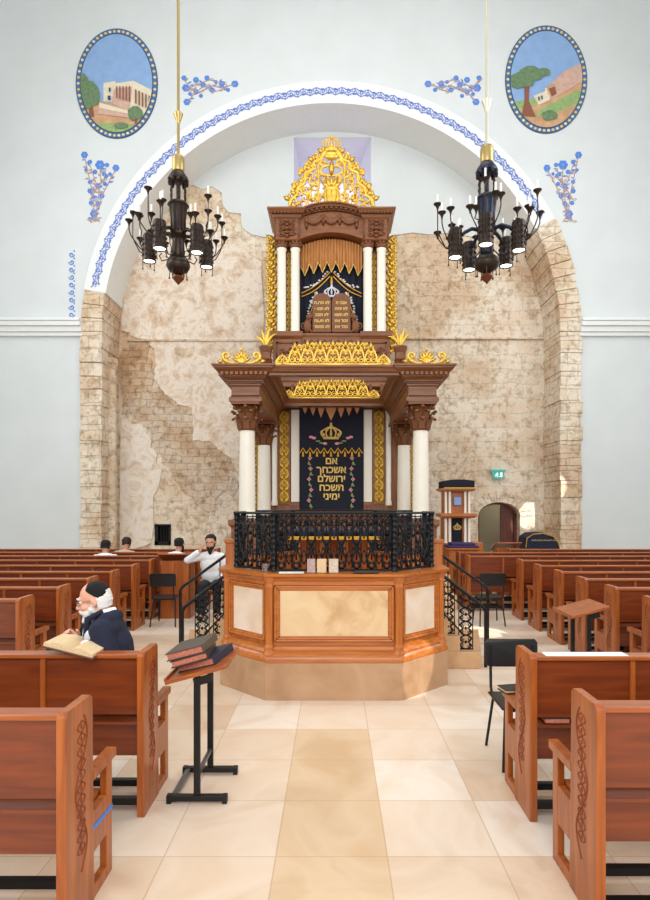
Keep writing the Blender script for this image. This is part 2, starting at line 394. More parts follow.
def offset_poly(poly, d, closed=True):
    """offset a polyline outward (to its right) with mitres"""
    n = len(poly); out = []
    for i in range(n):
        p = Vector(poly[i])
        if closed or 0 < i < n-1:
            a = (p-Vector(poly[i-1])).normalized(); b = (Vector(poly[(i+1) % n])-p).normalized()
        elif i == 0: a = b = (Vector(poly[1])-p).normalized()
        else: a = b = (p-Vector(poly[i-1])).normalized()
        na, nb = Vector((a.y, -a.x)), Vector((b.y, -b.x)); m = (na+nb)
        m = m/(m.length_squared/2) if m.length > 1e-6 else na
        out.append(p+m*d)
    return out
def sweep(mb, path, prof, closed=False):
    """prof: closed list of (outward offset, z) swept along a plan path"""
    lines = [[Vector((q.x, q.y, z)) for q in offset_poly(path, o, closed)] for o, z in prof]
    n, k = len(path), len(prof)
    vs = [lines[j][i] for i in range(n) for j in range(k)]; fs = []
    for i in range(n if closed else n-1):
        i2 = (i+1) % n
        for j in range(k): fs.append((i*k+j, i*k+(j+1) % k, i2*k+(j+1) % k, i2*k+j))
    if not closed: fs += [tuple(range(k-1, -1, -1)), tuple((n-1)*k+j for j in range(k))]
    mb.add(vs, fs)
def polyloft(mb, poly, prof):
    mb.loft([[Vector((q.x, q.y, z)) for q in offset_poly(poly, o)] for o, z in prof])
def organic(name, mb, mat, parent, voxel=.012, smooth=2):
    me = bpy.data.meshes.new('tmp'); me.from_pydata(mb.v, [], mb.f)
    b = bmesh.new(); b.from_mesh(me); bmesh.ops.recalc_face_normals(b, faces=b.faces); b.to_mesh(me); b.free()
    o = bpy.data.objects.new('tmp', me); C.objects.link(o)
    m = o.modifiers.new('r', 'REMESH'); m.mode = 'VOXEL'; m.voxel_size = voxel
    m = o.modifiers.new('s', 'SMOOTH'); m.iterations = smooth; m.factor = .5
    bpy.context.view_layer.update()
    e = bpy.data.meshes.new_from_object(o.evaluated_get(bpy.context.evaluated_depsgraph_get()))
    off = origin_of(parent)
    e.transform(Matrix.Translation(-off)); e.materials.clear(); e.materials.append(mat)
    e.polygons.foreach_set('use_smooth', [True]*len(e.polygons))
    bpy.data.objects.remove(o); bpy.data.meshes.remove(me); e.name = name
    r = bpy.data.objects.new(name, e); C.objects.link(r); r.parent = parent
    return r
# ================================================================== THE SETTING
CX, CZ, RI, RO, YF, YB = -.08, 6.48, 6.08, 6.67, 15.8, 17.0
A_R, A_L = math.radians(26.8), math.radians(170.3)
mb = MB(); mb.box(-10, 10, -7, 19, -.2, 0); struct(mb.build('floor', M['floor']))
mb = MB(); mb.box(-10, 10, -1, 18, 18, 18.2); struct(mb.build('ceiling', M['plaster']))
def side_wall(name, s):
    mb = MB(); ys = [-1, 5.5, 10.5, 18]; zs = [0, 6.6, 11.8, 18]
    for i in range(3):
        for k in range(3):
            if i == 1 and k == 1: continue
            mb.box(s*9.0, s*9.4, ys[i], ys[i+1], zs[k], zs[k+1])
    return struct(mb.build(name, M['plaster']))
side_wall('wall_left', -1); side_wall('wall_right', 1)
for i, s in ((3, -1), (4, 1)):  # unseen window frames, put in where the side area lights sit
    w = MB(); w.box(s*9.1, s*9.2, 5.5, 5.65, 6.6, 11.8); w.box(s*9.1, s*9.2, 10.35, 10.5, 6.6, 11.8)
    w.box(s*9.1, s*9.2, 5.65, 10.35, 6.6, 6.75); w.box(s*9.1, s*9.2, 5.65, 10.35, 11.65, 11.8); w.box(s*9.1, s*9.2, 7.95, 8.05, 6.75, 11.65)
    struct(w.build('window_%d' % i, M['white']))
# the front arch wall: plaster with a round opening, its soffit and the piers
def arc(r, a0, a1, n): return [(CX+r*math.cos(a0+(a1-a0)*i/n), CZ+r*math.sin(a0+(a1-a0)*i/n)) for i in range(n+1)]
mb = MB()
a = arc(RO-.1, 0, PI, 64)
for (x0, z0), (x1, z1) in zip(a[:-1], a[1:]):
    mb.add([(x0, YF, z0), (x1, YF, z1), (x1, YF, 18), (x0, YF, 18)], [(0, 1, 2, 3)])
for s in (-1, 1):
    x0 = CX+s*(RO-.1); mb.add([(x0, YF, 0), (s*9.05, YF, 0), (s*9.05, YF, 18), (x0, YF, 18)], [(0, 1, 2, 3)])
struct(mb.build('wall_arch_front', M['plaster']))
# white archivolt and plaster soffit
def ringpart(mb, r0, r1, a0, a1, n, y0, y1):
    for i in range(n):
        t0, t1 = a0+(a1-a0)*i/n, a0+(a1-a0)*(i+1)/n
        q = [(CX+r*math.cos(t), CZ+r*math.sin(t)) for r, t in ((r0, t0), (r1, t0), (r1, t1), (r0, t1))]
        mb.add([(x, y0, z) for x, z in q]+[(x, y1, z) for x, z in q],
               [(0, 1, 2, 3), (4, 7, 6, 5), (0, 3, 7, 4), (1, 5, 6, 2)]+([(0, 4, 5, 1)] if i == 0 else [])+([(3, 2, 6, 7)] if i == n-1 else []))
mb = MB(); ringpart(mb, RI, RO, A_R, A_L, 72, YF-.06, YB+.1); struct(mb.build('trim_1', M['white'], smooth=.5))
# stone arch feet and piers, single voussoirs laid as blocks
mb = MB()
for a0, a1, n in ((0, A_R, 8), (A_L, PI, 3)):
    for i in range(n):
        t0, t1 = a0+(a1-a0)*i/n, a0+(a1-a0)*(i+1)/n; g = .0012
        j = random.uniform(-.02, .02)
        ringpart(mb, RI+abs(j), RO+random.uniform(-.03, .03), t0+g, t1-g, 2, YF-.07-random.uniform(0, .02), YB+.1)
for s in (-1, 1):
    z = 0
    while z < CZ-.01:
        h = min(random.uniform(.32, .5), CZ-z)
        if CZ-z-h < .2: h = CZ-z
        xi, xo = CX+s*(RI+random.uniform(0, .03)), CX+s*(RO+random.uniform(-.03, .02))
        mb.box(min(xi, xo), max(xi, xo), YF-.07-random.uniform(0, .025), YB+.1, z+.004, z+h-.004); z += h
struct(mb.build('wall_arch_piers', M['pier'], bevel=.012))
# engaged half column on the left soffit, pale
mb = MB(); mb.lathe([(.13, 0), (.13, 5.6), (.17, 5.75), (.17, 5.9)], (CX-RI+.02, 16.35, 0), 12)
struct(mb.build('trim_2', M['stone'], smooth=.6))
for i, s in ((3, -1), (4, 1)):
    mb = MB(); x0, x1 = sorted((CX+s*(RO-.06), s*9.0))
    for y, z0, z1 in ((.10, 6.36, 6.46), (.16, 6.46, 6.60), (.24, 6.60, 6.72), (.28, 6.72, 6.80)): mb.box(x0, x1, YF-y, YF, z0, z1)
    struct(mb.build('trim_%d' % i, M['white'], bevel=.01))
# back wall with window niche, arched doorway and barred window
NX0, NX1, NZ0, NZ1 = -1.15, 1.06, 9.2, 12.4
DX0, DX1, DZ = 4.14, 5.34, 1.95
WX0, WX1, WZ0, WZ1 = -5.14, -4.68, .72, 1.32
xs = [-9, WX0, WX1, NX0, NX1, DX0, DX1, 9]; zs = [0, WZ0, WZ1, DZ, NZ0, NZ1, 18]
mb = MB()
for i in range(len(xs)-1):
    for k in range(len(zs)-1):
        cx, cz = (xs[i]+xs[i+1])/2, (zs[k]+zs[k+1])/2
        if NX0 < cx < NX1 and NZ0 < cz < NZ1: continue
        if DX0 < cx < DX1 and cz < DZ: continue
        if WX0 < cx < WX1 and WZ0 < cz < WZ1: continue
        mb.box(xs[i], xs[i+1], YB, YB+.7, zs[k], zs[k+1])
# door arch spandrels
dm, hw = (DX0+DX1)/2, (DX1-DX0)/2
for s in (-1, 1):
    pts = [(dm+s*hw*math.cos(t), 1.55+.4*math.sin(t)) for t in [PI/2*i/8 for i in range(9)]]
    mb.prism(pts+[(dm+s*hw, 1.95)], (0, YB, 0), (1, 0, 0), (0, 0, 1), (0, 1, 0), .7)
struct(mb.build('wall_back', M['stone']))
mb = MB()
for i in range(13):
    t0, t1 = PI*i/13+.012, PI*(i+1)/13-.012
    q = [(dm+(hw+e)*math.cos(t), 1.55+(.4+e*1.0)*math.sin(t)) for e, t in ((0, t0), (.33, t0), (.33, t1), (0, t1))]
    mb.prism(q, (0, YB-.03, 0), (1, 0, 0), (0, 0, 1), (0, 1, 0), .1)
struct(mb.build('trim_5', M['pier'], bevel=.01))
# plaster coat with a ragged lower edge over the masonry
mb = MB()
edge = [(120, 120), (170, 150), (190, 184), (203, 190), (212, 187), (222, 193), (223, 206), (229, 213), (241, 214), (242, 228), (252, 235), (268, 238), (294, 239), (371, 239), (392, 236), (412, 233), (430, 235), (452, 233), (470, 237), (498, 235), (530, 238), (560, 238)]
pts = [((x-HX)/F*YB, EYE-(y-HY)/F*YB) for x, y in edge]
for (x0, z0), (x1, z1) in zip(pts[:-1], pts[1:]):
    lo, hi = (NX0-.01, NX1+.01)
    if x0 >= lo-.05 and x1 <= hi+.05:
        mb.box(x0, x1, YB-.035, YB, z0, NZ0)
        mb.box(x0, x1, YB-.035, YB, NZ1, 14)
    else:
        q = [(x0, z0), (x1, z1), (x1, 14), (x0, 14)]
        mb.prism(q, (0, YB-.035, 0), (1, 0, 0), (0, 0, 1), (0, 1, 0), .035)
struct(mb.build('wall_back_plaster', M['plaster']))
# smooth plaster remnants still stuck on the left part of the old masonry
def blob(mb, pts, y, th, jag=.05, n=5):
    o = []
    for i, p in enumerate(pts):
        q = pts[(i+1) % len(pts)]
        for k in range(n):
            t = k/n; x, z = p[0]+(q[0]-p[0])*t, p[1]+(q[1]-p[1])*t
            o.append((x+random.uniform(-jag, jag), z+random.uniform(-jag, jag)))
    mb.prism(o, (0, y, 0), (1, 0, 0), (0, 0, 1), (0, 1, 0), th)
def w17(l): return [((x-HX)/F*YB, EYE-(y-HY)/F*YB) for x, y in l]
mb = MB()
blob(mb, w17([(122, 348), (150, 345), (153, 385), (176, 392), (200, 420), (236, 468), (236, 500), (222, 490), (214, 515), (190, 500), (166, 470), (150, 430), (122, 410)]), YB-.03, .05, .10, 6)
M['rubble'] = stone_wall('exposed brown rubble', bw=.33, bh=.2)
for nd in M['rubble'].node_tree.nodes:
    if nd.type == 'TEX_BRICK': nd.inputs['Color1'].default_value = hexc('#c9ac8a'); nd.inputs['Color2'].default_value = hexc('#b39270'); nd.inputs['Mortar'].default_value = hexc('#a3886a')
struct(mb.build('wall_back_rubble', M['rubble'], fix=True))
mb = MB()
blob(mb, w17([(122, 415), (148, 432), (160, 470), (150, 540), (122, 556)]), YB-.045, .045, .08)
struct(mb.build('wall_back_pale_patches', marble('pale lime plaster remnant', [(.3, '#cfb69c'), (.42, '#e4d5c2'), (.58, '#f0e8dc'), (.72, '#dcc6b0')], 2.6, .9)))
mb = MB()
blob(mb, w17([(128, 250), (150, 236), (180, 232), (215, 240), (240, 248), (262, 262), (264, 330), (262, 480), (236, 462), (222, 452), (212, 442), (194, 440), (193, 408), (178, 404), (166, 394), (155, 380), (156, 352), (148, 341), (136, 338), (122, 330)]), YB-.05, .055, .028, 6)
M['oldplaster'] = marble('aged pinkish lime plaster', [(.28, '#a88c70'), (.38, '#cfb599'), (.47, '#e2ceb8'), (.55, '#f0e5d6'), (.63, '#dec4ac'), (.75, '#cfab8e')], 2.4, .9)
t_ = M['oldplaster'].node_tree; nz_ = [n for n in t_.nodes if n.type == 'TEX_NOISE'][0]; nz_.inputs['Roughness'].default_value = .72; nz_.inputs['Distortion'].default_value = .4
bp_ = t_.nodes.new('ShaderNodeBump'); bp_.inputs['Strength'].default_value = .6; bp_.inputs['Distance'].default_value = .06
t_.links.new(nz_.outputs['Fac'], bp_.inputs['Height']); t_.links.new(bp_.outputs['Normal'], t_.nodes['Principled BSDF'].inputs['Normal'])
struct(mb.build('wall_back_old_plaster', M['oldplaster']))
for nm, xa, xb, yy0 in (('trim_6', 128, 262, 341), ('trim_7', 393, 546, 339)):
    mb = MB(); a_, b_ = w17([(xa, yy0), (xb, yy0)]); mb.box(a_[0], b_[0], YB-.10, YB, a_[1]-.025, a_[1]+.025); struct(mb.build(nm, M['stone'], bevel=.01))
# window niche: splayed reveal and daylit pane
mb = MB()
f = [(NX0, YB, NZ0), (NX1, YB, NZ0), (NX1, YB, NZ1), (NX0, YB, NZ1)]
g = [(-1.0, YB+1.5, NZ0), (.62, YB+1.5, NZ0), (.62, YB+1.5, NZ1-.5), (-1.0, YB+1.5, NZ1-.5)]
mb.add(f+g, [(0, 1, 5, 4), (1, 2, 6, 5), (2, 3, 7, 6), (3, 0, 4, 7)])
w = struct(mb.build('window_1', M['niche'], fix=False))
mb = MB(); mb.box(-1.02, .64, YB+1.49, YB+1.54, NZ0, NZ1-.48); mb.build('window_pane', M['pane'], w)
# barred window
mb = MB(); mb.box(WX0-.02, WX1+.02, YB+.25, YB+.3, WZ0, WZ1)
w = struct(mb.build('window_2', M['dark']))
mb = MB()
for x0, x1 in ((WX0, WX0+.1), (WX1-.06, WX1)): mb.box(x0, x1, YB-.04, YB+.02, WZ0, WZ1)
mb.box(WX0, WX1, YB-.04, YB+.02, WZ1-.05, WZ1); mb.box(WX0, WX1, YB-.04, YB+.02, WZ0, WZ0+.1)
mb.build('window_frame', M['black'], w)
mb = MB()
for i in range(3): mb.box(WX0+.16+i*.08, WX0+.18+i*.08, YB-.01, YB+.01, WZ0+.1, WZ1-.05)
mb.build('bars', M['black'], w)
# doorway: corridor behind, opened door leaf
mb = MB(); mb.box(DX0-.3, DX1+1.2, 19.4, 19.5, 0, 3); mb.box(DX0-.5, DX0-.4, 17.7, 19.5, 0, 3); mb.box(DX1+1.2, DX1+1.3, 17.7, 19.5, 0, 3); mb.box(DX0-.5, DX1+1.3, 17.7, 19.5, 2.9, 3)
struct(mb.build('wall_corridor', M['corridor']))
mb = MB()
for s, x in ((-1, DX0), (1, DX1)): mb.box(x, x-s*.07, YB+.3, YB+.45, 0, 1.6)
for i in range(12):
    t0, t1 = PI*i/12, PI*(i+1)/12
    q = [(dm+(hw-e)*math.cos(t), 1.55+(.4-e)*math.sin(t)) for e, t in ((0, t0), (.07, t0), (.07, t1), (0, t1))]
    mb.prism(q, (0, YB+.3, 0), (1, 0, 0), (0, 0, 1), (0, 1, 0), .15)
d = struct(mb.build('door_1', M['doorwood']))
mb = MB(); mb.box(DX0+.07, DX0+.13, YB+.4, YB+1.0, 0, 1.82); mb.box(DX0+.75, DX1-.07, YB+.38, YB+.44, 0, 1.85); mb.build('door_leaf', M['doorwood'], d)
# blue scroll frieze painted round the arch
mb = MB()
rm = (RI+RO)/2+.02; n = 92; yy = YF-.064
for i in range(n):
    t = A_R+.03+(A_L-A_R-.05)*(i+.5)/n; c, s_ = math.cos(t), math.sin(t)
    ex, ez = Vector((-s_, 0, c)), Vector((c, 0, s_)); o = Vector((CX+rm*c, yy, CZ+rm*s_))
    sg = 1 if i % 2 else -1
    def loc2(p): return o+ex*p[0]+ez*p[1]
    mb.cur = 0
    mb.tube([loc2((.075*(1-.8*k/11)*math.cos(PI*.2+k*.55), sg*.075*(1-.8*k/11)*math.sin(PI*.2+k*.55))) for k in range(12)], .017, 4)
    mb.tube([loc2((-.13+.26*k/5, sg*(.09-.06*math.sin(PI*k/5)))) for k in range(6)], .015, 4)
    mb.ell(loc2((.0, -sg*.09)), (.035, .008, .03), 6, 4)
    mb.cur = 1
    mb.ell(loc2((.07, -sg*.02)), (.03, .006, .04), 6, 4); mb.ell(loc2((-.08, sg*.03)), (.028, .006, .028), 6, 4)
M['friezeblue'] = plain('violet blue fresco paint', '#6f86cc', .8, var=.15, scale=20); M['friezepale'] = plain('pale violet fresco paint', '#a9b6dc', .8)
tag(mb.build('painted_frieze', [M['friezeblue'], M['friezepale']]), 'blue scroll frieze painted along the white arch band', 'wall painting')

def polymesh(mb, pts, y, mat, th=.004):
    mb.cur = mat; mb.prism(pts, (0, y, 0), (1, 0, 0), (0, 0, 1), (0, -1, 0), th)
def ellpts(cx, cz, rx, rz, n=40, a0=0, a1=2*PI): return [(cx+rx*math.cos(a0+(a1-a0)*i/n), cz+rz*math.sin(a0+(a1-a0)*i/n)) for i in range(n)]
FP = lambda x, y: ((x-HX)/F*YF, EYE-(y-HY)/F*YF)
def clip_ell(poly, cx, cz, rx, rz):
    """clip a polygon against an ellipse"""
    E = ellpts(cx, cz, rx, rz, 48); out = list(poly)
    for i in range(48):
        a, b_ = E[i], E[(i+1) % 48]; src, out = out, []
        if not src: return []
        def ins(p): return (b_[0]-a[0])*(p[1]-a[1])-(b_[1]-a[1])*(p[0]-a[0])
        for k in range(len(src)):
            p, q = src[k-1], src[k]; dp, dq = ins(p), ins(q)
            if (dp >= 0) != (dq >= 0): t = dp/(dp-dq); out.append((p[0]+(q[0]-p[0])*t, p[1]+(q[1]-p[1])*t))
            if dq >= 0: out.append(q)
    return out
    o = []
    for i, p in enumerate(poly):
        q = poly[(i+1) % len(poly)]
        for k in range(8):
            t = k/8; x, z = p[0]+(q[0]-p[0])*t, p[1]+(q[1]-p[1])*t
            u, v = (x-cx)/rx, (z-cz)/rz; l = math.hypot(u, v)
            if l > 1: u /= l; v /= l
            o.append((cx+u*rx, cz+v*rz))
    return o
def medallion(name, label, cpx, cpy, rxp, rzp, shapes, mats):
    cx, cz = FP(cpx, cpy); s = YF/F; rx, rz = rxp*s, rzp*s
    mb = MB(); y = YF
    polymesh(mb, ellpts(cx, cz, rx, rz, 64), y, 0, .02)
    polymesh(mb, ellpts(cx, cz, rx*.985, rz*.985, 64), y-.02, 1, .004)
    k = 54
    for i in range(k):
        t = 2*PI*i/k; c = (cx+rx*.935*math.cos(t), cz+rz*.945*math.sin(t))
        polymesh(mb, ellpts(c[0], c[1], .040, .036, 8), y-.024, 2 if i % 2 else 3, .004)
    polymesh(mb, ellpts(cx, cz, rx*.89, rz*.91, 64), y-.026, 0, .004)
    polymesh(mb, ellpts(cx, cz, rx*.87, rz*.89, 64), y-.028, 4, .004)
    d = .032
    for mi, pp in shapes:
        q = clip_ell([FP(*p) for p in pp], cx, cz, rx*.87, rz*.89)
        if len(q) > 2: polymesh(mb, q, y-d, mi, .003); d += .0025
    return tag(mb.build(name, mats), label, 'wall painting')
def circ(x, y, r, ry=None, n=10): return [(x+r*math.cos(2*PI*i/n)*(1+.16*math.sin(i*2.4)), y+(ry or r)*math.sin(2*PI*i/n)*(1+.16*math.cos(i*1.7))) for i in range(n)]
M['slateb'] = plain('fresco border blue', '#4a6f9a', .8, var=.2, scale=10)
mats = [M['slate'], M['slateb'], M['creamp'], M['goldpaint'], M['sky'], M['greenp'], M['greenl'], M['rose'], M['creamp'], M['trunkp'], M['hillp']]
medallion('painted_medallion', 'oval wall painting of a columned building on a hill, upper left of arch', 117, 84, 41, 55, [
    (10, [(70, 96), (95, 100), (160, 118), (160, 150), (70, 150)]), (6, [(70, 125), (100, 124), (128, 124), (150, 130), (140, 142), (80, 142)]),
    (8, [(104, 84), (116, 82), (117, 104), (104, 102)]), (7, [(115, 88), (133, 85), (132, 114), (112, 104)]), (8, [(133, 86), (153, 97), (152, 118), (130, 116)]),
    (8, [(114, 85), (134, 82), (156, 93), (155, 98), (134, 88), (114, 90)]), (7, [(100, 108), (128, 115), (130, 119), (98, 115)]), (8, [(100, 104), (130, 112), (129, 115), (100, 109)]),
    (9, [(90, 104), (93, 104), (95, 118), (90, 118)]), (5, circ(90, 97, 11, 14)), (5, circ(82, 84, 8, 9)), (5, circ(136, 115, 8, 7)), (5, circ(122, 127, 7, 3)), (9, [(136, 120), (138, 120), (138, 128), (135, 128)])] +
    [(9, [(117+i*3.2, 88+.0*i), (118.2+i*3.2, 88), (118.2+i*3.2, 100+i), (117+i*3.2, 99+i)]) for i in range(5)] +
    [(9, [(136+i*3.4, 91+i*1.6), (137.5+i*3.4, 92+i*1.6), (137.5+i*3.4, 106+i*1.6), (136+i*3.4, 105+i*1.6)]) for i in range(5)] +
    [(0, [(110, 90), (112, 90), (112, 94), (110, 94)]), (0, [(109, 98), (112, 98), (112, 103), (109, 102)])], mats)
medallion('painted_medallion', 'oval wall painting of a tree and small domed house, upper right of arch', 546, 80, 41, 54, [
    (6, [(500, 104), (530, 100), (590, 70), (590, 110), (530, 118), (500, 112)]), (10, [(510, 112), (532, 108), (560, 90), (590, 74), (590, 86), (540, 118), (515, 124)]),
    (10, [(505, 114), (540, 116), (590, 98), (590, 135), (520, 135)]), (6, [(540, 110), (575, 92), (590, 90), (590, 98), (560, 112), (535, 118)]),
    (8, [(533, 97), (545, 92), (549, 101), (538, 106)]), (8, [(544, 90), (566, 78), (572, 76), (572, 88), (549, 101)]), (7, [(549, 86), (564, 72), (590, 60), (590, 78), (566, 92), (549, 101)]),
    (10, circ(551, 91, 5, 6)), (9, [(548, 90), (554, 88), (556, 95), (551, 98)]), (9, [(524, 84), (529, 84), (528, 104), (524, 104)]), (9, [(524, 102), (528, 102), (535, 118), (521, 117)]),
    (5, circ(521, 82, 13, 8)), (5, circ(530, 76, 12, 8)), (5, circ(543, 74, 7, 4)), (5, circ(549, 117, 8, 5)), (0, [(537, 99), (538.5, 98), (539, 102), (538, 102.5)]), (0, [(540, 98), (541.5, 97), (542, 101), (541, 101.5)])], mats)
# blue bouquets painted on the plaster
def bouquet(name, label, flowers, stems):
    mb = MB(); y = YF-.004; s = YF/F
    for pts in stems:
        mb.cur = 1; q = [Vector((FP(*p)[0], y, FP(*p)[1])) for p in pts]; mb.tube(q, .013, 4)
        for k in range(len(q)-1):
            for t in (.15, .4, .65, .9):
                m_ = q[k].lerp(q[k+1], t); mb.cur = random.choice((0, 1, 1, 2)); sd = random.choice((-1, 1))
                leaf(mb, (m_.x, m_.z), (sd*random.uniform(.4, 1), random.uniform(-.2, 1)), random.uniform(.08, .15), .05, y, .004)
            mb.cur = 1; mb.tube(spiral(q[k].x+.05*(-1)**k, q[k].z, .05, 1.1, 0, (-1)**k, y, 9), .009, 4)
    for x, yy_, r in flowers:
        fx, fz = FP(x, yy_); mb.cur = 0; r *= s
        for k in range(6):
            t = k*PI/3; mb.ell((fx+.5*r*math.cos(t), y, fz+.5*r*math.sin(t)), (.42*r, .01, .42*r), 6, 4)
        mb.cur = 2; mb.ell((fx, y, fz), (.2*r, .014, .2*r), 6, 4)
    return tag(mb.build(name, [M['bluep'], M['brownp'], M['bluel']]), label, 'wall painting')
fl = [(84.5, 155, 4), (100, 165, 5.5), (116, 168, 4), (90, 162, 2.6), (107, 165, 2.6), (95, 172, 2.8), (104, 174, 2.6), (90, 182, 2.5), (98, 186, 3), (106, 176, 2.4), (90, 191, 3), (102, 196, 3), (98, 204, 3), (91, 203, 2.6), (94, 214, 4.5), (110, 174, 2), (86, 170, 2), (105, 184, 2.4), (94, 197, 2.2)]
st = [[(94, 221), (94, 205), (92, 190), (88, 172), (85, 158)], [(95, 220), (98, 200), (101, 182), (100, 168)], [(96, 214), (104, 192), (111, 178), (116, 170)], [(90, 222), (94, 212), (100, 222)], [(90, 200), (96, 190), (104, 180), (106, 168)], [(100, 195), (95, 180), (90, 165)]]
bouquet('painted_bouquet', 'tapering blue flower bouquet painted on white wall below left medallion', fl, st)
mir = lambda l: [tuple([663-p[0]]+list(p[1:])) for p in l]
bouquet('painted_bouquet', 'tapering blue flower bouquet painted on white wall below right medallion', mir(fl), [mir(q) for q in st])
fl2 = [(186, 88, 4.5), (187, 102, 4), (196, 92, 3), (203, 85, 3.2), (212, 90, 3), (222, 84, 3.4), (235, 84, 4), (228, 90, 2.5), (207, 78, 3), (196, 80, 3.5), (190, 94, 2.2), (216, 82, 2.2), (201, 96, 2.4), (184, 78, 3)]
st2 = [[(184, 80), (192, 90), (200, 92), (212, 86), (222, 88), (236, 84)], [(188, 102), (194, 94), (204, 86), (214, 92), (228, 88)], [(186, 90), (198, 84), (210, 80), (224, 84)]]
bouquet('painted_bouquet', 'spray of blue flowers painted above arch near left chandelier rod', fl2, st2)
bouquet('painted_bouquet', 'spray of blue flowers painted above arch near right chandelier rod', mir(fl2), [mir(q) for q in st2])
# strip of blue pattern beside the left pier
mb = MB()
for i in range(9):
    z = 6.95+i*.2; mb.cur = 0; mb.tube(spiral(-7.0, z, .08, 1.2, i*PI, 1 if i % 2 else -1, YF-.004, 10), .016, 4); mb.cur = 1; mb.ell((-6.93, YF-.004, z+.1), (.03, .006, .03), 6, 4)
tag(mb.build('painted_frieze', [M['bluep'], M['bluel']]), 'short upright blue scroll strip painted left of the stone pier', 'wall painting')
# ================================================================== THE ARK
def capital(mb, cx, cy, z0, z1, r):
    h = z1-z0
    mb.lathe([(r*1.05, 0), (r*1.12, h*.04), (r*1.0, h*.08), (r*1.02, h*.5), (r*1.35, h*.82), (r*1.5, h*.86)], (cx, cy, z0), 16)
    for row, (n, zb, L, ro) in enumerate(((8, .05, .40, 1.12), (8, .30, .40, 1.2))):
        for k in range(n):
            a = 2*PI*(k+.5*row)/n; d = Vector((math.cos(a), math.sin(a), 0)); q = Vector((-d.y, d.x, 0))
            c = Vector((cx, cy, z0)); w = r*.38
            pts = [(1.0*ro, zb), (1.1*ro, zb+L*.5), (1.25*ro, zb+L*.85), (1.62*ro, zb+L), (1.7*ro, zb+L*.82)]
            vs = []
            for i, (rr, zz) in enumerate(pts):
                ww = w*(1, 1.15, 1.1, .9, .4)[i]
                vs += [c+d*r*rr+q*ww+Vector((0, 0, h*zz)), c+d*r*(rr+.12)+Vector((0, 0, h*zz)), c+d*r*rr-q*ww+Vector((0, 0, h*zz))]
            mb.add(vs, [(i*3+j, i*3+j+1, i*3+j+4, i*3+j+3) for i in range(4) for j in range(2)])
            mb.ell(c+d*r*ro*1.6+Vector((0, 0, h*(zb+L*.92))), (r*.2, r*.2, h*.06), 6, 4)
    for k in range(4):
        a = PI/4+k*PI/2; d = Vector((math.cos(a), math.sin(a), 0)); p = Vector((cx, cy, z0+h*.80))+d*r*1.75
        q = Vector((-d.y, d.x, 0))
        sp = [p+d*(r*.34*(1-t)*math.cos(1.5+t*8))+Vector((0, 0, r*.34*(1-t)*math.sin(1.5+t*8))) for t in [i/11 for i in range(12)]]
        mb.tube(sp, r*.13, 5)
        mb.ell((cx+math.cos(k*PI/2)*r*1.6, cy+math.sin(k*PI/2)*r*1.6, z0+h*.84), r*.25, 8, 6)
    s = r*1.75; mb.box(cx-s, cx+s, cy-s, cy+s, z1-h*.1, z1)
def dentils(mb, x0, x1, y, z0, z1, n, d=.05):
    for i in range(n):
        a = x0+(x1-x0)*(i+.2)/n; b = x0+(x1-x0)*(i+.8)/n; mb.box(a, b, y-d, y+.02, z0, z1)
def dentils_y(mb, y0, y1, x, z0, z1, n, d=.05):
    for i in range(n):
        a = y0+(y1-y0)*(i+.2)/n; b = y0+(y1-y0)*(i+.8)/n; mb.box(min(x, x+d), max(x, x+d), a, b, z0, z1)
AX = -.06          # axis of the rear plane
ark = thing('torah_ark', 'two storey carved walnut Torah ark with cream columns and gilding, against the stone wall', 'ark', (0, 12.9, 0))
# low podium hidden behind the bimah rail
b = MB(); b.rectloft(-2.1, 2.1, 10.7, 15.6, [(.1, 0), (.1, .25), (0, .3), (0, .6)]); b.build('podium', M['panel'], ark)
b = MB()
for i in range(3): b.box(-1.0, 1.0, 9.9+i*.28, 10.62, i*.2, (i+1)*.2)
b.build('step', M['step'], ark)
# wooden pedestals under the columns and the rear body
for sx in (-1.64, 1.64):
    for y in (11.2, 13.9):
        b = MB(); b.rectloft(sx-.26, sx+.26, y-.26, y+.26, [(.06, .6), (.06, .75), (0, .8), (0, 1.45), (.05, 1.5), (.05, 1.6)])
        p = b.build('pedestal', M['ark'], ark, bevel=.006)
        b = MB(); b.lathe([(.21, 1.6), (.21, 1.66), (.175, 1.69), (.19, 1.73), (.155, 1.76), (.152, 2.4), (.14, 3.27)], (sx, y, 0), 24)
        c = b.build('column', M['cream'], ark, smooth=.6)
        b = MB(); capital(b, sx, y, 3.27, 3.79, .15); b.build('capital', M['arkcarve'], c, smooth=.7)
# side entablatures with stepped cornices, running back to the wall
for s in (-1, 1):
    cx = 1.64*s
    b = MB()
    b.rectloft(cx-.30, cx+.30, 10.93, 14.8, [(0, 3.79), (0, 3.86), (-.03, 3.87), (-.03, 3.9)])
    b.rectloft(cx-.26, cx+.26, 10.96, 14.8, [(0, 3.88), (0, 4.06), (.03, 4.08), (.03, 4.11), (.07, 4.13), (.07, 4.17), (.14, 4.22), (.15, 4.25), (.22, 4.31), (.26, 4.34), (.28, 4.36), (.28, 4.385), (.31, 4.39), (.31, 4.42)])
    e = b.build('entablature', M['ark'], ark)
    b = MB()
    dentils(b, cx-.44, cx+.44, 10.82, 4.245, 4.31, 10, .07); dentils(b, cx-.33, cx+.33, 10.93, 4.12, 4.155, 14, .04)
    for s2 in (-1, 1):
        dentils_y(b, 10.85, 14.5, cx+s2*.41, 4.245, 4.31, 34, s2*.07); dentils_y(b, 10.9, 14.5, cx+s2*.30, 4.12, 4.155, 46, s2*.04)
    b.build('dentil_row', M['ark'], e)
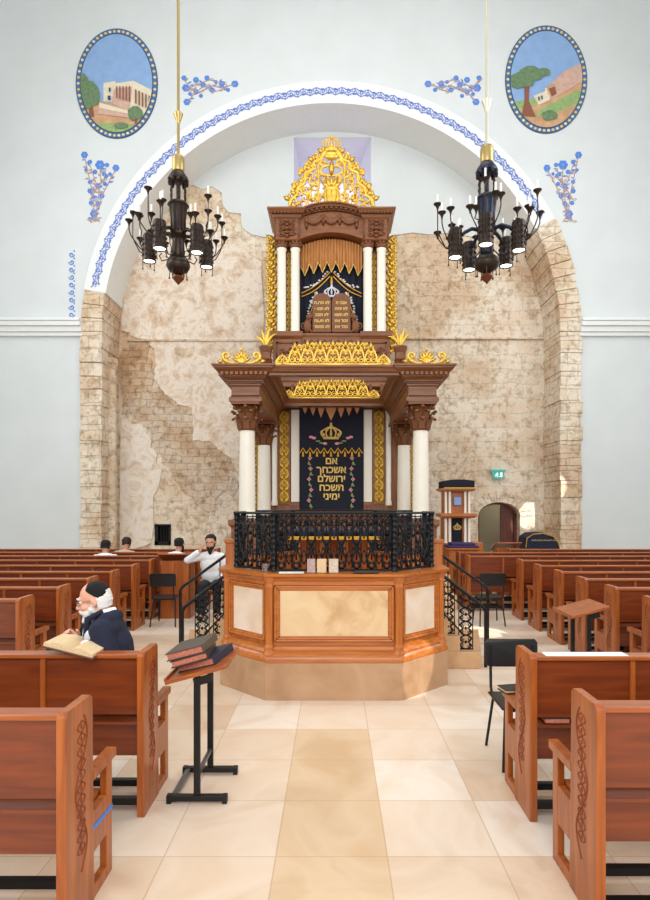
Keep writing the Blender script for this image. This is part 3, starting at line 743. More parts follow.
# beams
b = MB(); b.rectloft(-1.2, 1.2, 10.78, 10.98, [(-.02, 4.24), (-.02, 4.28), (.02, 4.30), (.04, 4.36), (.06, 4.38), (.06, 4.41)]); b.build('beam', M['ark'], ark)
b = MB(); b.rectloft(-1.34, 1.34, 14.0, 14.3, [(-.02, 4.22), (-.02, 4.28), (.02, 4.32), (.06, 4.37), (.06, 4.385)]); b.build('beam', M['ark'], ark)
# rear body: carcass, pilasters, gilded panels
b = MB(); b.box(-2.05, 1.95, 14.75, 15.6, .6, 4.6)
b.box(-1.42, 1.34, 14.58, 14.76, .6, 1.85)
b.build('carcass', M['arkz'], ark)
def filigree_band(mb, x0, x1, z0, z1, y, r=.012, cell=None, leafs=True):
    w = x1-x0; cx = (x0+x1)/2; cell = cell or w*1.15; n = max(1, round((z1-z0)/cell)); h = (z1-z0)/n
    for i in range(n):
        zc = z0+h*(i+.5)
        for s in (-1, 1):
            mb.tube(spiral(cx+s*w*.22, zc+h*.2, w*.22, 1.3, -PI/2, s, y, 12), r, 4)
            mb.tube(spiral(cx+s*w*.22, zc-h*.2, w*.2, 1.2, PI/2, -s, y, 12), r, 4)
            mb.tube([Vector((cx+s*w*.44*math.sin(PI*k/6), y, zc-h*.5+h*k/6)) for k in range(7)], r*1.1, 4)
            if leafs: leaf(mb, (cx, zc-h*.1), (s*.8, .7), w*.34, w*.16, y-.004, r); leaf(mb, (cx+s*w*.35, zc+h*.3), (s*.4, -1), w*.25, w*.12, y-.004, r)
        mb.ell((cx, y-.004, zc), (w*.1, r*1.8, h*.16), 8, 5); mb.ell((cx, y, zc+h*.45), (w*.07, r*1.6, w*.07), 6, 4)
for s in (-1, 1):
    xa = AX+s*.79; xb = AX+s*1.0
    x0, x1 = sorted((xa, xb))
    b = MB(); b.box(x0, x1, 14.6, 14.76, 1.85, 4.22); b.build('pilaster', M['cream'], ark, bevel=.01)
    b = MB(); b.rectloft(x0, x1, 14.6, 14.78, [(.0, 1.85), (.04, 1.85), (.04, 1.92), (0, 1.95)]); b.build('pilaster_base', M['ark'], ark)
    x0, x1 = sorted((AX+s*1.02, AX+s*1.33))
    b = MB()
    for a, c in ((x0, x0+.03), (x1-.03, x1)): b.box(a, c, 14.62, 14.76, 1.85, 4.22)
    b.box(x0, x1, 14.72, 14.76, 1.85, 4.22)
    f = b.build('panel_frame', M['ark'], ark)
    b = MB(); b.box(x0+.03, x1-.03, 14.70, 14.72, 1.9, 4.2); b.build('gilded_ground', M['golddark'], f)
    b = MB(); filigree_band(b, x0+.03, x1-.03, 1.93, 4.2, 14.68, .017, .27); b.build('gilded_carving', M['gold'], f, smooth=True)
    x0, x1 = sorted((s*1.86, s*2.02))
    b = MB(); b.box(x0, x1, 14.72, 14.76, 1.6, 4.0) if False else None; filigree_band(b, x0-.02, x1+.02, 1.6, 3.9, 14.72, .013, .22); b.build('gilded_side_carving', M['gold'], ark, smooth=True)
# openwork crests
def crest(mb, x0, x1, z0, hf, y, n, r):
    """symmetrical row of scrolls under the height function hf(u), u in -1..1"""
    cx = (x0+x1)/2; hwid = (x1-x0)/2; w = (x1-x0)/n
    mb.box(x0, x1, y-.02, y+.02, z0, z0+.045)
    for i in range(n):
        c = x0+w*(i+.5); u = (c-cx)/hwid; h = hf(u); s = 1 if u > 0 else -1
        if h < .08: continue
        for q in (-1, 1):
            R = min(w*.27, h*.26)
            mb.tube(spiral(c+q*w*.25, z0+.04+R, R, 1.25, PI/2, q, y, 14), r, 5)
            if h > .28:
                mb.tube(spiral(c+q*w*.22, z0+h*.56, R*.9, 1.2, -PI/2, -q, y, 14), r*.95, 5)
            mb.tube([Vector((c+q*w*(.5-.5*t)+q*.03*math.sin(t*PI), y, z0+.03+(h*.8)*t)) for t in [k/6 for k in range(7)]], [r*1.2]*5+[r, r*.6], 5)
            leaf(mb, (c, z0+h*.5), (q*.9, .8), min(w*.42, h*.4), w*.18, y-.008, r)
            leaf(mb, (c+q*w*.3, z0+h*.1), (q*.5, 1), h*.4, w*.15, y-.006, r)
        leaf(mb, (c, z0+h*.66), (0, 1), h*.36, w*.26, y-.01, r*1.2)
        leaf(mb, (c, z0+h*.7), (.8, .8), h*.22, w*.16, y-.008, r); leaf(mb, (c, z0+h*.7), (-.8, .8), h*.22, w*.16, y-.008, r)
        if i < n-1 and hf(((c+w)-cx)/hwid) > .3 and h > .3:
            leaf(mb, (c+w/2, z0+h*.52), (0, 1), h*.34, w*.2, y-.008, r)
            for q in (-1, 1): mb.tube(spiral(c+w/2+q*w*.16, z0+h*.84, w*.14, 1.2, -PI/2, -q, y, 12), r*.9, 5); leaf(mb, (c+w/2, z0+h*.6), (q, .9), h*.3, w*.16, y-.008, r)
        mb.ell((c, y-.01, z0+h*.45), (w*.08, r*1.8, h*.08), 8, 5); mb.ell((c, y-.012, z0+h*.18), (w*.1, r*1.6, h*.07), 8, 5)
def hf1(u): u = abs(u); return .47 if u < .62 else max(.12, .47-(u-.62)*.95)
b = MB(); crest(b, -1.06, 1.02, 4.41, hf1, 10.8, 9, .017); b.build('gilded_crest', M['gold'], ark, smooth=True)
b = MB(); crest(b, AX-1.13, AX+1.13, 4.385, lambda u: hf1(u)*1.05, 14.02, 9, .018); b.build('gilded_crest', M['gold'], ark, smooth=True)
def palmette(mb, c, z, y, R, r):
    for k in range(7):
        a = PI/2+(k-3)*.42; leaf(mb, (c, z+R*.25), (math.cos(a), math.sin(a)), R*(.95-.07*abs(k-3)), R*.26, y, r)
    mb.ell((c, y-.01, z+R*.25), (R*.3, r*2, R*.26), 8, 6)
for s in (-1, 1):
    b = MB(); c = s*1.66+.03*s; z = 4.42
    palmette(b, c, z, 10.8, .26, .02); b.ell((c, 10.8, z+.29), .03, 8, 6); b.box(c-.36, c+.36, 10.78, 10.82, z, z+.03)
    for q in (-1, 1):
        b.tube(spiral(c+q*.27, z+.17, .085, 1.4, -PI/2, q, 10.8, 14), [.03-.001*i for i in range(14)], 5)
        b.tube([Vector((c+q*(.1+.26*t), 10.8, z+.03+.1*t*t)) for t in [k/5 for k in range(6)]], [.03, .03, .028, .025, .02, .015], 5)
        leaf(b, (c+q*.2, z+.02), (q*.8, .6), .2, .1, 10.79, .02); leaf(b, (c+q*.33, z+.05), (q*.9, .3), .12, .08, 10.79, .02)
    b.build('gilded_palmette', M['gold'], ark, smooth=True)
# rear pale half columns flanking the gilded panels
for s in (-1, 1):
    b = MB(); b.lathe([(.085, 1.86), (.085, 1.95), (.07, 1.98), (.068, 4.1), (.09, 4.2)], (AX+s*1.405, 14.66, 0), 14); b.build('rear_column', M['cream'], ark, smooth=.6)
# ---- upper storey
uy = 14.4
b = MB()
b.box(AX-1.25, AX+1.25, uy-.05, 15.6, 4.6, 6.0)
b.rectloft(AX-1.38, AX+1.38, uy-.1, 15.6, [(-.1, 4.5), (-.1, 4.62), (.06, 4.72), (.06, 4.82), (-.04, 4.88), (-.04, 5.1)])
for s in (-1, 1):
    x0, x1 = sorted((AX+s*.74, AX+s*1.40)); b.rectloft(x0, x1, uy-.2, 15.4, [(.03, 5.05), (.03, 5.2), (0, 5.25), (0, 5.85), (.05, 5.92), (.05, 6.03)])
b.rectloft(AX-.76, AX+.76, uy-.16, 15.3, [(0, 5.1), (0, 5.5), (.0, 5.55), (0, 5.9), (.02, 5.95), (.02, 6.0)])
up = b.build('upper_base', M['ark'], ark)
b = MB()
for s in (-1, 1):
    c = AX+s*1.07; b.box(c-.26, c+.26, uy-.22, uy-.19, 5.34, 5.38); b.box(c-.26, c+.26, uy-.22, uy-.19, 5.74, 5.78); b.box(c-.26, c-.22, uy-.22, uy-.19, 5.34, 5.78); b.box(c+.22, c+.26, uy-.22, uy-.19, 5.34, 5.78)
    for q in (-1, 1): b.tube(spiral(c+q*.1, 5.56, .1, 1.4, 0, q, uy-.2, 12), .02, 5); leaf(b, (c, 5.5), (q, .8), .18, .08, uy-.21, .02)
for i in range(9):
    c = AX-.64+i*.16; b.tube(spiral(c, 5.75, .07, 1.2, PI/2, 1 if i % 2 else -1, uy-.18, 10), .018, 5); leaf(b, (c, 5.62), (0, 1), .24, .07, uy-.18, .02)
b.build('base_carving', M['arkcarve'], up, smooth=True)
for i in range(10):       # bracket row under the upper storey
    b = MB(); c = AX-1.2+i*2.4/9; b.tube([(c, uy-.1, 4.5), (c, uy-.22, 4.56), (c, uy-.24, 4.68), (c, uy-.1, 4.78)], [.03, .05, .05, .03], 6)
    b.build('bracket', M['arkcarve'], up, smooth=True)
b = MB(); b.box(AX-.95, AX+.95, 14.75, 15.4, 6.0, 8.6)
for s in (-1, 1):
    x0, x1 = sorted((AX+s*.78, AX+s*1.28)); b.box(x0, x1, 14.6, 15.4, 6.0, 8.4)
b.build('upper_body', M['arkz'], ark)
for s in (-1, 1):
    for cxx in (.88, 1.21):
        b = MB(); b.lathe([(.125, 6.03), (.125, 6.08), (.108, 6.1), (.104, 8.02), (.12, 8.05), (.12, 8.1)], (AX+s*cxx, uy-.02, 0), 18)
        c = b.build('column', M['cream'], ark, smooth=.6)
        b = MB(); b.lathe([(.12, 8.08), (.15, 8.14), (.13, 8.2), (.17, 8.26)], (AX+s*cxx, uy-.02, 0), 12)
        for k in range(10):
            a = k*2*PI/10; b.ell((AX+s*cxx+.14*math.cos(a), uy-.02+.14*math.sin(a), 8.2), (.035, .035, .06), 6, 4)
        b.build('capital', M['arkcarve'], c, smooth=True)
    x0, x1 = sorted((AX+s*1.0, AX+s*1.09))
    b = MB(); filigree_band(b, x0-.01, x1+.01, 6.1, 8.1, 14.58, .011, .16); b.build('gilded_carving', M['gold'], ark, smooth=True)
    # carved frieze block
    x0, x1 = sorted((AX+s*.76, AX+s*1.38))
    b = MB(); b.rectloft(x0, x1, uy-.2, 15.2, [(-.02, 8.25), (.0, 8.28), (0, 8.86), (.03, 8.9), (.05, 8.96), (.10, 9.0), (.13, 9.06), (.15, 9.08), (.15, 9.13)])
    fb = b.build('frieze_block', M['ark'], ark)
    b = MB(); dentils(b, x0-.08, x1+.08, uy-.29, 8.96, 9.02, 10, .05); c = (x0+x1)/2
    for q in (-1, 1):
        for i in range(3):
            b.tube(spiral(c+q*.14, 8.42+i*.16, .075, 1.2, i, q, uy-.21, 10), .022, 5)
            leaf(b, (c, 8.35+i*.17), (q*.8, .6), .24, .1, uy-.22, .03)
    for k in range(5): b.ell((c, uy-.23, 8.36+k*.11), (.05, .04, .05), 8, 5)
    for a_ in (x0+.01, x1-.04): b.box(a_, a_+.03, uy-.22, uy-.19, 8.3, 8.85)
    b.build('frieze_carving', M['arkcarve'], fb, smooth=True)
# arched centre of the frieze
def arcz(x, zc, rise, half): return zc+rise*(1-(x/half)**2)
n = 20; half = .76
xs_ = [-half+2*half*i/n for i in range(n+1)]
b = MB()
lay = [(8.30, .2, 8.90, .2, uy-.16), (8.92, .2, 9.0, .2, uy-.20), (9.0, .2, 9.06, .2, uy-.28), (9.06, .2, 9.10, .2, uy-.33)]
for zb, rb, zt, rt, y in lay:
    lo = [Vector((AX+x, y, arcz(x, zb, rb, half))) for x in xs_]; hi = [Vector((AX+x, y, arcz(x, zt, rt, half))) for x in xs_]
    back = Vector((0, 15.2-y, 0))
    rings = [[lo[i], hi[i], hi[i]+back, lo[i]+back] for i in range(n+1)]
    b.loft(rings)
fb = b.build('arched_frieze', M['ark'], ark)
b = MB()
for i in range(13):
    x = -.7+1.4*i/12; z = arcz(x, 8.94, .2, half); b.box(AX+x-.035, AX+x+.035, uy-.27, uy-.18, z, z+.06)
for k in range(3):
    x0_ = -.6+k*.4
    g = [Vector((AX+x0_+.4*t, uy-.18, 8.98+arcz(x0_+.4*t, 0, .2, half)-.16*math.sin(PI*t)-.22)) for t in [i/8 for i in range(9)]]
    b.tube(g, [.025, .04, .05, .055, .06, .055, .05, .04, .025], 6)
for k in range(4):
    x = -.6+k*.4; z = 8.76+arcz(x, 0, .2, half); b.ell((AX+x, uy-.18, z), (.06, .04, .07), 8, 6); leaf(b, (AX+x, z), (0, -1), .28, .09, uy-.18, .03)
b.ell((AX, uy-.19, 8.8), (.13, .05, .1), 10, 6); leaf(b, (AX, 8.8), (1, .3), .3, .12, uy-.18, .03); leaf(b, (AX, 8.8), (-1, .3), .3, .12, uy-.18, .03)
b.build('garland_carving', M['arkcarve'], fb, smooth=True)
for o_ in [fb]+list(fb.children)+[q for q in ark.children if q.name.startswith('frieze_block')]+[c_ for q in ark.children if q.name.startswith('frieze_block') for c_ in q.children]:
    for v in o_.data.vertices:
        if v.co.z > 8.1: v.co.z = 8.1+(v.co.z-8.1)*.83
# flanking gilded wings of the upper storey
for s in (-1, 1):
    b = MB(); c = AX+s*1.45; rr = random.Random(3)
    for i in range(13):
        z = 5.9+i*.205; wv = .13+.03*math.sin(i*1.1)
        b.tube(spiral(c+s*.02, z, wv, 1.3, i*1.1, s*(1 if i % 2 else -1), 14.7, 14), [.032-.0012*k for k in range(14)], 5)
        leaf(b, (c-s*.08, z+.05), (s*1.0, .6), .32, .13, 14.68, .03); leaf(b, (c+s*.08, z-.04), (-s, .8), .26, .11, 14.67, .03); leaf(b, (c, z), (s*.3, -1), .2, .1, 14.66, .03); b.tube(spiral(c+s*.1, z+.1, .07, 1.2, i, -s, 14.66, 10), .018, 5)
        b.ell((c+s*.13, 14.7, z+.02), (.045, .03, .05), 6, 5)
    b.tube([Vector((c-s*.13, 14.7, 5.75+2.75*t)) for t in (0, .5, 1)], .03, 5)
    palmette(b, c, 5.62, 14.7, .22, .03)
    b.build('gilded_wing', M['gold'], ark, smooth=True)
# valance
b = MB(); n = 84; top = 8.34
vs = []; zz = []
for i in range(n+1):
    u = i/n; x = AX-.76+1.52*u; y = uy+.12+.028*math.sin(u*2*PI*21)
    zt = arcz(x-AX, 8.22, .17, .76); ph = (u*7) % 1; tooth = 1-abs(ph-.5)*2
    zb = 7.80-.26*tooth-.12*abs(2*u-1)**2+.04
    vs += [(x, y, zt), (x, y, zb), (x, y+.012, zb), (x, y+.012, zt)]
b.add(vs, [(i*4+j, i*4+(j+1) % 4, i*4+4+(j+1) % 4, i*4+4+j) for i in range(n) for j in range(4)])
o = tag(b.build('pleated_valance', M['valance'], smooth=.8, loc=(AX, uy+.12, 8.2)), 'pleated orange brown valance with zigzag hem under the ark arch', 'valance', None)
b = MB()
for i in range(n):
    for a in (0,):
        x0_, z0_ = vs[i*4+1][0], vs[i*4+1][2]; x1_, z1_ = vs[i*4+5][0], vs[i*4+5][2]
        b.tube([(x0_, vs[i*4+1][1]-.006, z0_), (x1_, vs[i*4+5][1]-.006, z1_)], .012, 4)
b.build('hem', M['goldpaint'], o)
# curtains
def curtain_mesh(x0, x1, z0, z1, y, amp, waves, n=80, th=.02):
    b = MB(); vs = []
    for i in range(n+1):
        u = i/n; x = x0+(x1-x0)*u; yy = y+amp*math.sin(u*2*PI*waves)
        vs += [(x, yy, z1), (x, yy, z0), (x, yy+th, z0), (x, yy+th, z1)]
    b.add(vs, [(i*4+j, i*4+(j+1) % 4, i*4+4+(j+1) % 4, i*4+4+j) for i in range(n) for j in range(4)]+[(3, 2, 1, 0), (n*4, n*4+1, n*4+2, n*4+3)])
    return b
cu = curtain_mesh(AX-.77, AX+.77, 6.0, 8.45, uy+.26, .02, 9).build('ark_curtain', M['navy'], smooth=.8, loc=(AX, uy+.26, 6))
tag(cu, 'navy velvet curtain with silver swags in the upper opening of the ark', 'curtain')
cy = uy+.225
b = MB()
for s in (-1, 1):
    for (xa, za, xb, zb, sag) in ((.04, 7.52, .74, 7.02, .08), (.04, 7.62, .74, 7.10, .06), (.42, 7.12, .34, 6.55, -.05), (.38, 7.12, .74, 6.35, .22)):
        b.tube([Vector((AX+s*(xa+(xb-xa)*t), cy, za+(zb-za)*t-sag*math.sin(PI*t))) for t in [k/8 for k in range(9)]], .012, 4)
b.tube([(AX, cy, 7.5), (AX, cy, 7.42)], .02, 5); b.ell((AX, cy, 7.38), (.03, .02, .06), 6, 5)
b.build('gold_cord', M['goldband'], cu)
b = MB(); rr = random.Random(5)
for s in (-1, 1):
    for (xa, za, xb, zb, sag) in ((.1, 7.62, .66, 7.26, .1), (.48, 6.98, .62, 6.4, -.02), (.36, 7.12, .5, 6.85, .03)):
        for k in range(13):
            t = k/12; p = Vector((AX+s*(xa+(xb-xa)*t+rr.uniform(-.02, .02)), cy, za+(zb-za)*t-sag*math.sin(PI*t)+rr.uniform(-.02, .02)))
            b.ell(p, (.03, .012, .022), 6, 4)
b.build('silver_embroidery', M['silver'], cu)
def crown(mb, cx, z, w, h, y, r):
    mb.box(cx-w*.38, cx+w*.38, y-r, y+r, z, z+h*.14)
    for k in range(5):
        mb.ell((cx-w*.3+k*w*.15, y-r*1.4, z+h*.07), (r*.7, r*.6, r*.7), 6, 4)
    for q in (-1, -.5, 0, .5, 1):
        pts = [Vector((cx+q*w*.38*(1+.32*math.sin(PI*t)) * (1 if t < .5 else (1-(t-.5)*2)**.6*1.0+0), y, z+h*.12+h*.62*t)) for t in [i/9 for i in range(10)]]
        mb.tube(pts, r, 5)
        if abs(q) == 1 or q == 0: mb.ell((cx+q*w*.46, y, z+h*.42), (r*1.7, r, r*1.7), 6, 5)
        if abs(q) == .5: mb.ell((cx+q*w*.45, y, z+h*.5), (r*1.5, r, r*1.5), 6, 5)
    for q in (-1, 0, 1): leaf(mb, (cx+q*w*.33, z+h*.12), (q*.3, 1), h*.3, w*.14, y-r, r)
    mb.ell((cx, y, z+h*.8), (r*2, r*1.3, r*2.2), 8, 6); mb.tube([(cx, y, z+h*.8), (cx, y, z+h)], r*.7, 5); mb.tube([(cx-w*.06, y, z+h*.93), (cx+w*.06, y, z+h*.93)], r*.7, 5)
b = MB(); crown(b, AX, 7.0, .36, .34, cy, .016); b.build('crown_embroidery', M['silver'], cu, smooth=True)
# tablets of the law with carved supporters
ta = thing('stone_tablets', 'brown twin tablets with gold Hebrew lines standing before the upper curtain', 'tablets', (AX, uy, 6.02))
for s in (-1, 1):
    c = AX+s*.235
    pts = [(c-.225, 6.05), (c+.225, 6.05), (c+.225, 6.80)]+[(c+.225*math.cos(t), 6.80+.2*math.sin(t)) for t in [PI*i/12 for i in range(1, 12)]]+[(c-.225, 6.80)]
    b = MB(); b.prism(pts, (0, uy-.08, 0), (1, 0, 0), (0, 0, 1), (0, 1, 0), .07); t_ = b.build('tablet', M['arkcarve'], ta, bevel=.01)
    b = MB()
    rows = ["אנכי ה", "לא יהיה", "לא תשא", "זכור את", "כבד את"] if s > 0 else ["לא תרצח", "לא תנאף", "לא תגנב", "לא תענה", "לא תחמד"]
    for i, w_ in enumerate(rows): textmb(b, w_[::-1], .098, c, uy-.084, 6.76-i*.145, .004, .003)
    b.build('lettering', M['goldpaint'], t_)
for s in (-1, 1):
    b = MB(); c = AX+s*.58
    b.ell((c, uy-.04, 6.2), (.1, .07, .17), 10, 8); b.ell((c-s*.04, uy-.06, 6.42), (.075, .07, .08), 10, 8); b.ell((c-s*.09, uy-.09, 6.41), (.04, .04, .03), 8, 6)
    b.capsule((c-s*.05, uy-.06, 6.3), (c-s*.11, uy-.08, 6.5), .03, .025, 6); b.capsule((c, uy-.06, 6.15), (c-s*.1, uy-.08, 6.06), .04, .03, 6)
    b.tube(spiral(c+s*.08, 6.22, .09, 1.3, -PI/2, s, uy-.03, 12), .018, 5)
    b.build('supporter_carving', M['arkcarve'], ta, smooth=True)
# great gilded crown crest on top
b = MB(); y = uy-.1; zb = 8.955
def env_(x): x = abs(x); return 1.33*max(0, 1-(x/1.16))**.72
rr = random.Random(11)
b.box(AX-1.1, AX+1.1, y-.03, y+.03, zb, zb+.05)
for s in (-1, 1):
    for (x, z, R) in ((1.0, .20, .13), (.78, .19, .14), (.55, .22, .15), (.30, .34, .12), (.88, .42, .11), (.66, .50, .13), (.45, .58, .12), (.72, .75, .10), (.56, .82, .11), (.36, .86, .10), (.50, 1.03, .085), (.24, .14, .1), (.4, .36, .08), (.2, 1.12, .09), (.33, 1.17, .08), (1.05, .46, .06), (.12, .5, .1), (.95, .62, .07), (.8, .95, .07), (.16, .78, .09), (.42, 1.3, .06), (.62, .34, .1), (.82, .6, .09), (.5, .7, .1), (.6, 1.1, .07)):
        sg = s*(1 if rr.random() < .5 else -1)
        b.tube(spiral(AX+s*x, zb+z, R, 1.35, rr.uniform(0, 6), sg, y, 16), [.034-.0012*k for k in range(16)], 6)
        for k in range(2):
            a = rr.uniform(0, 6.28); leaf(b, (AX+s*x, zb+z), (math.cos(a), math.sin(a)), R*1.2, R*.6, y-.02, .03)
    # outer acanthus stem climbing to the crown
    stem = [(1.1, .05), (1.1, .26), (.92, .38), (.9, .55), (.72, .66), (.70, .9), (.52, .96), (.46, 1.16), (.3, 1.2), (.2, 1.36), (.06, 1.42)]
    b.tube([Vector((AX+s*x, y, zb+z)) for x, z in stem], [.05, .05, .045, .05, .045, .045, .045, .04, .045, .05, .05], 6)
    b.tube([Vector((AX+s*x, y, zb+z)) for x, z in ((.28, .05), (.36, .4), (.34, .8), (.36, 1.05), (.22, 1.3), (0, 1.4))], [.035, .035, .035, .04, .05, .06], 6)
    for x, z in stem[1:-1]: leaf(b, (AX+s*x, zb+z), (s*1, .5), .2, .12, y-.02, .03); leaf(b, (AX+s*x, zb+z), (s*.2, 1), .16, .09, y-.03, .03)
    for x, z in ((1.0, .56), (.84, .88), (.66, 1.1), (.7, 1.02)): b.ell((AX+s*x, y, zb+z), .055, 8, 6)
    b.tube([Vector((AX+s*x, y, zb+z)) for x, z in ((.02, .3), (.2, .66), (.3, .75))], .03, 5)
# central vase and inner crown
b.lathe([(.06, .0), (.16, .04), (.1, .1), (.2, .2), (.24, .36), (.2, .46), (.25, .5)], (AX, y, zb+.04), 16, 1, .35)
for k in range(5): leaf(b, (AX, zb+.5), (math.cos(PI/2+(k-2)*.5), math.sin(PI/2+(k-2)*.5)), .34, .12, y-.04, .03)
for q in (-1, 0, 1): b.tube([Vector((AX+q*.1, y-.07, zb+.15)), Vector((AX+q*.16, y-.09, zb+.3)), Vector((AX+q*.14, y-.07, zb+.48))], .02, 5)
b.tube([Vector((AX+.3*math.cos(t), y, zb+.95+.12*math.sin(t))) for t in [2*PI*k/16 for k in range(16)]], .03, 5, closed=True)
leaf(b, (AX, zb+.8), (0, 1), .4, .16, y-.03, .04)
b.ell((AX, y, zb+1.3), (.2, .08, .11), 12, 8)
b.lathe([(.16, 1.36), (.2, 1.42), (.19, 1.46)], (AX, y, zb), 14, 1, .5)
for k in range(7):
    q = (k-3)/3; b.tube([Vector((AX+q*.19, y-.04, zb+1.46)), Vector((AX+q*.25, y-.04, zb+1.56)), Vector((AX+q*.17, y-.02, zb+1.66)), Vector((AX, y, zb+1.68))], .022, 5)
b.ell((AX, y, zb+1.73), .05, 8, 6); b.ell((AX, y-.03, zb+1.5), (.06, .04, .06), 8, 6)
b.v = [Vector((AX+(v.x-AX)*.91, v.y, zb+(v.z-zb)*1.04)) for v in b.v]
b.build('gilded_crown_crest', M['gold'], ark, smooth=True)
# gilded urns beside the upper storey
def urn(cx, label):
    u = thing('gilded_urn', label, 'urn', (cx, 14.1, 4.42))
    b = MB(); b.rectloft(cx-.1, cx+.1, 14.0, 14.2, [(.04, 4.42), (.04, 4.6), (0, 4.64), (0, 5.2), (.04, 5.28)])
    b.lathe([(.12, 5.28), (.16, 5.32), (.13, 5.36), (.13, 5.48), (.17, 5.60), (.17, 5.64)], (cx, 14.1, 0), 10); b.build('pot', M['ark'], u)
    b = MB()
    for k, (dx, h) in enumerate(((0, .34), (-.13, .50), (.10, .52), (-.25, .42), (.22, .45))):
        p = [Vector((cx+dx*t**1.5*(1.2 if k > 2 else 1), 14.1+(.05 if k % 2 else -.05)*t, 5.6+h*t-(.12*t**4 if k > 2 else 0))) for t in [i/5 for i in range(6)]]
        b.tube(p, [.03, .04, .045, .04, .025, .006], 5)
    b.build('gilded_leaves', M['gold'], u, smooth=True)
urn(-1.62, 'gilded leaf urn on a brown pot, left of the ark upper storey'); urn(1.58, 'gilded leaf urn on a brown pot, right of the ark upper storey')
# lower parochet with embroidered verse
pc = thing('ark_curtain', 'navy velvet curtain embroidered with gold Hebrew verse and crown, behind the bimah', 'curtain', (AX, 14.55, 1.75))
curtain_mesh(AX-.79, AX+.79, 1.72, 4.24, 14.55, .006, 3).build('cloth', M['navy'], pc, smooth=.8)
cy = 14.535
b = MB()
s40 = 14.54/F
PP = lambda x, y: ((x-HX)/F*14.53, EYE-(y-HY)/F*14.53)
for i, w_ in enumerate(["אם", "אשכחך", "ירושלם", "תשכח", "ימיני"]):
    x, z = PP(331.5, 461+i*8.9); textmb(b, w_[::-1], .238, x, cy, z, .006, .006)
b.build('verse_lettering', M['goldpaint'], pc)
b = MB(); x, z = PP(331, 439.3); crown(b, x, z, .50, .42, cy, .02); b.build('crown_embroidery', M['goldpaint'], pc, smooth=True)
b = MB(); n = 9
xa, zt = PP(299.5, 452.5); xb, zl = PP(362.5, 448)
for i in range(n):
    w_ = (xb-xa)/n; c = xa+w_*(i+.5)
    b.tube([(c-w_/2, cy, zt-.02), (c, cy, zl), (c+w_/2, cy, zt-.02)], .016, 4)
b.build('zigzag_braid', M['goldband'], pc)
b = MB()
for i in range(n):
    c = xa+(xb-xa)/n*(i+.5); b.tube([(c, cy, zt+.02), (c, cy, zt-.1)], [.015, .03], 6); b.ell((c, cy, zt), .02, 6, 4)
b.build('tassel', M['goldband'], pc)
b = MB()
for i in range(8):
    x0_, z0_ = PP(303+i*7.6, 409.5); k = (6, 10, 13, 16, 20, 14, 9, 7)[i]; k = (7, 9, 12, 22, 12, 9, 7, 6)[i] if False else (5, 8, 10, 17, 17, 10, 8, 5)[i]
for cxp, dz, wd in ((305, 4, 2), (313, 6, 2.4), (321, 8, 3), (331, 11, 5), (341, 8, 3), (349, 6, 2.4), (357, 4, 2)):
    q = [PP(cxp-wd, 409.8), PP(cxp, 409.8+dz), PP(cxp+wd, 409.8)]
    b.prism([(q[0][0], q[0][1]+.08), q[0], q[1], q[2], (q[2][0], q[2][1]+.08)], (0, cy-.012, 0), (1, 0, 0), (0, 0, 1), (0, 1, 0), .01)
b.build('pointed_fringe', M['peach'], pc)
b = MB(); g = MB(); rr = random.Random(2)
for s in (-1, 1):
    for k in range(10):
        x, z = PP(331+s*(21+1.2*math.sin(k*1.8)), 458+k*5.3)
        if k % 2 == 0: 
            for a in range(4): b.ell((x+.03*math.cos(a*1.57), cy, z+.03*math.sin(a*1.57)), (.022, .008, .022), 6, 4)
        else: g.ell((x, cy, z), (.03, .008, .04), 6, 4); g.ell((x+.03, cy, z-.03), (.03, .008, .015), 6, 4)
    g.tube([Vector((PP(331+s*(21+1.2*math.sin(k*.9)), 456+k*2.65)[0], cy, PP(0, 456+k*2.65)[1])) for k in range(21)], .006, 4)
    for (px, py, kind) in ((17, 438, 0), (13, 441, 1), (9.5, 443, 1), (6, 443.5, 0), (20, 437, 0)):
        x, z = PP(331+s*px, py); (b if kind == 0 else g).ell((x, cy, z), (.055, .008, .035) if kind == 0 else (.06, .008, .02), 6, 4)
b.build('rose_embroidery', M['pink'], pc); g.build('leaf_embroidery', M['green'], pc)
# ================================================================== THE BIMAH
bim = thing('bimah', 'octagonal honey wood and marble bimah with black iron railing before the ark', 'bimah', (0, 7.2, 0))
PL = [(-1.185, 6.17), (-.656, 5.66), (.656, 5.66), (1.185, 6.17), (1.185, 8.1), (.656, 8.62), (-.656, 8.62), (-1.185, 8.1)]
b = MB(); polyloft(b, PL, [(0, 0), (0, .352), (-.01, .362)]); b.build('marble_base', M['base'], bim)
b = MB(); polyloft(b, PL, [(-.2, .36), (-.2, .56)]); b.build('platform_floor', M['bimah'], bim)
front = [(-1.185, 6.72), (-1.185, 6.17), (-.656, 5.66), (.656, 5.66), (1.185, 6.17), (1.185, 6.72)]
back = [(1.185, 7.95), (1.185, 8.1), (.656, 8.62), (-.656, 8.62), (-1.185, 8.1), (-1.185, 7.95)]
prof = [(-.20, .36), (.0, .36), (.0, .39), (-.012, .42), (-.03, .435), (-.03, .455), (-.055, .475), (-.06, .50), (-.085, .505), (-.085, 1.085), (-.06, 1.095), (-.06, 1.13), (-.04, 1.15), (-.035, 1.16), (-.015, 1.175), (.015, 1.185), (.02, 1.21), (-.26, 1.215), (-.26, 1.17), (-.20, 1.16)]
for path in (front, back):
    b = MB(); sweep(b, path, prof); b.build('parapet', M['bimah'], bim, smooth=.5)
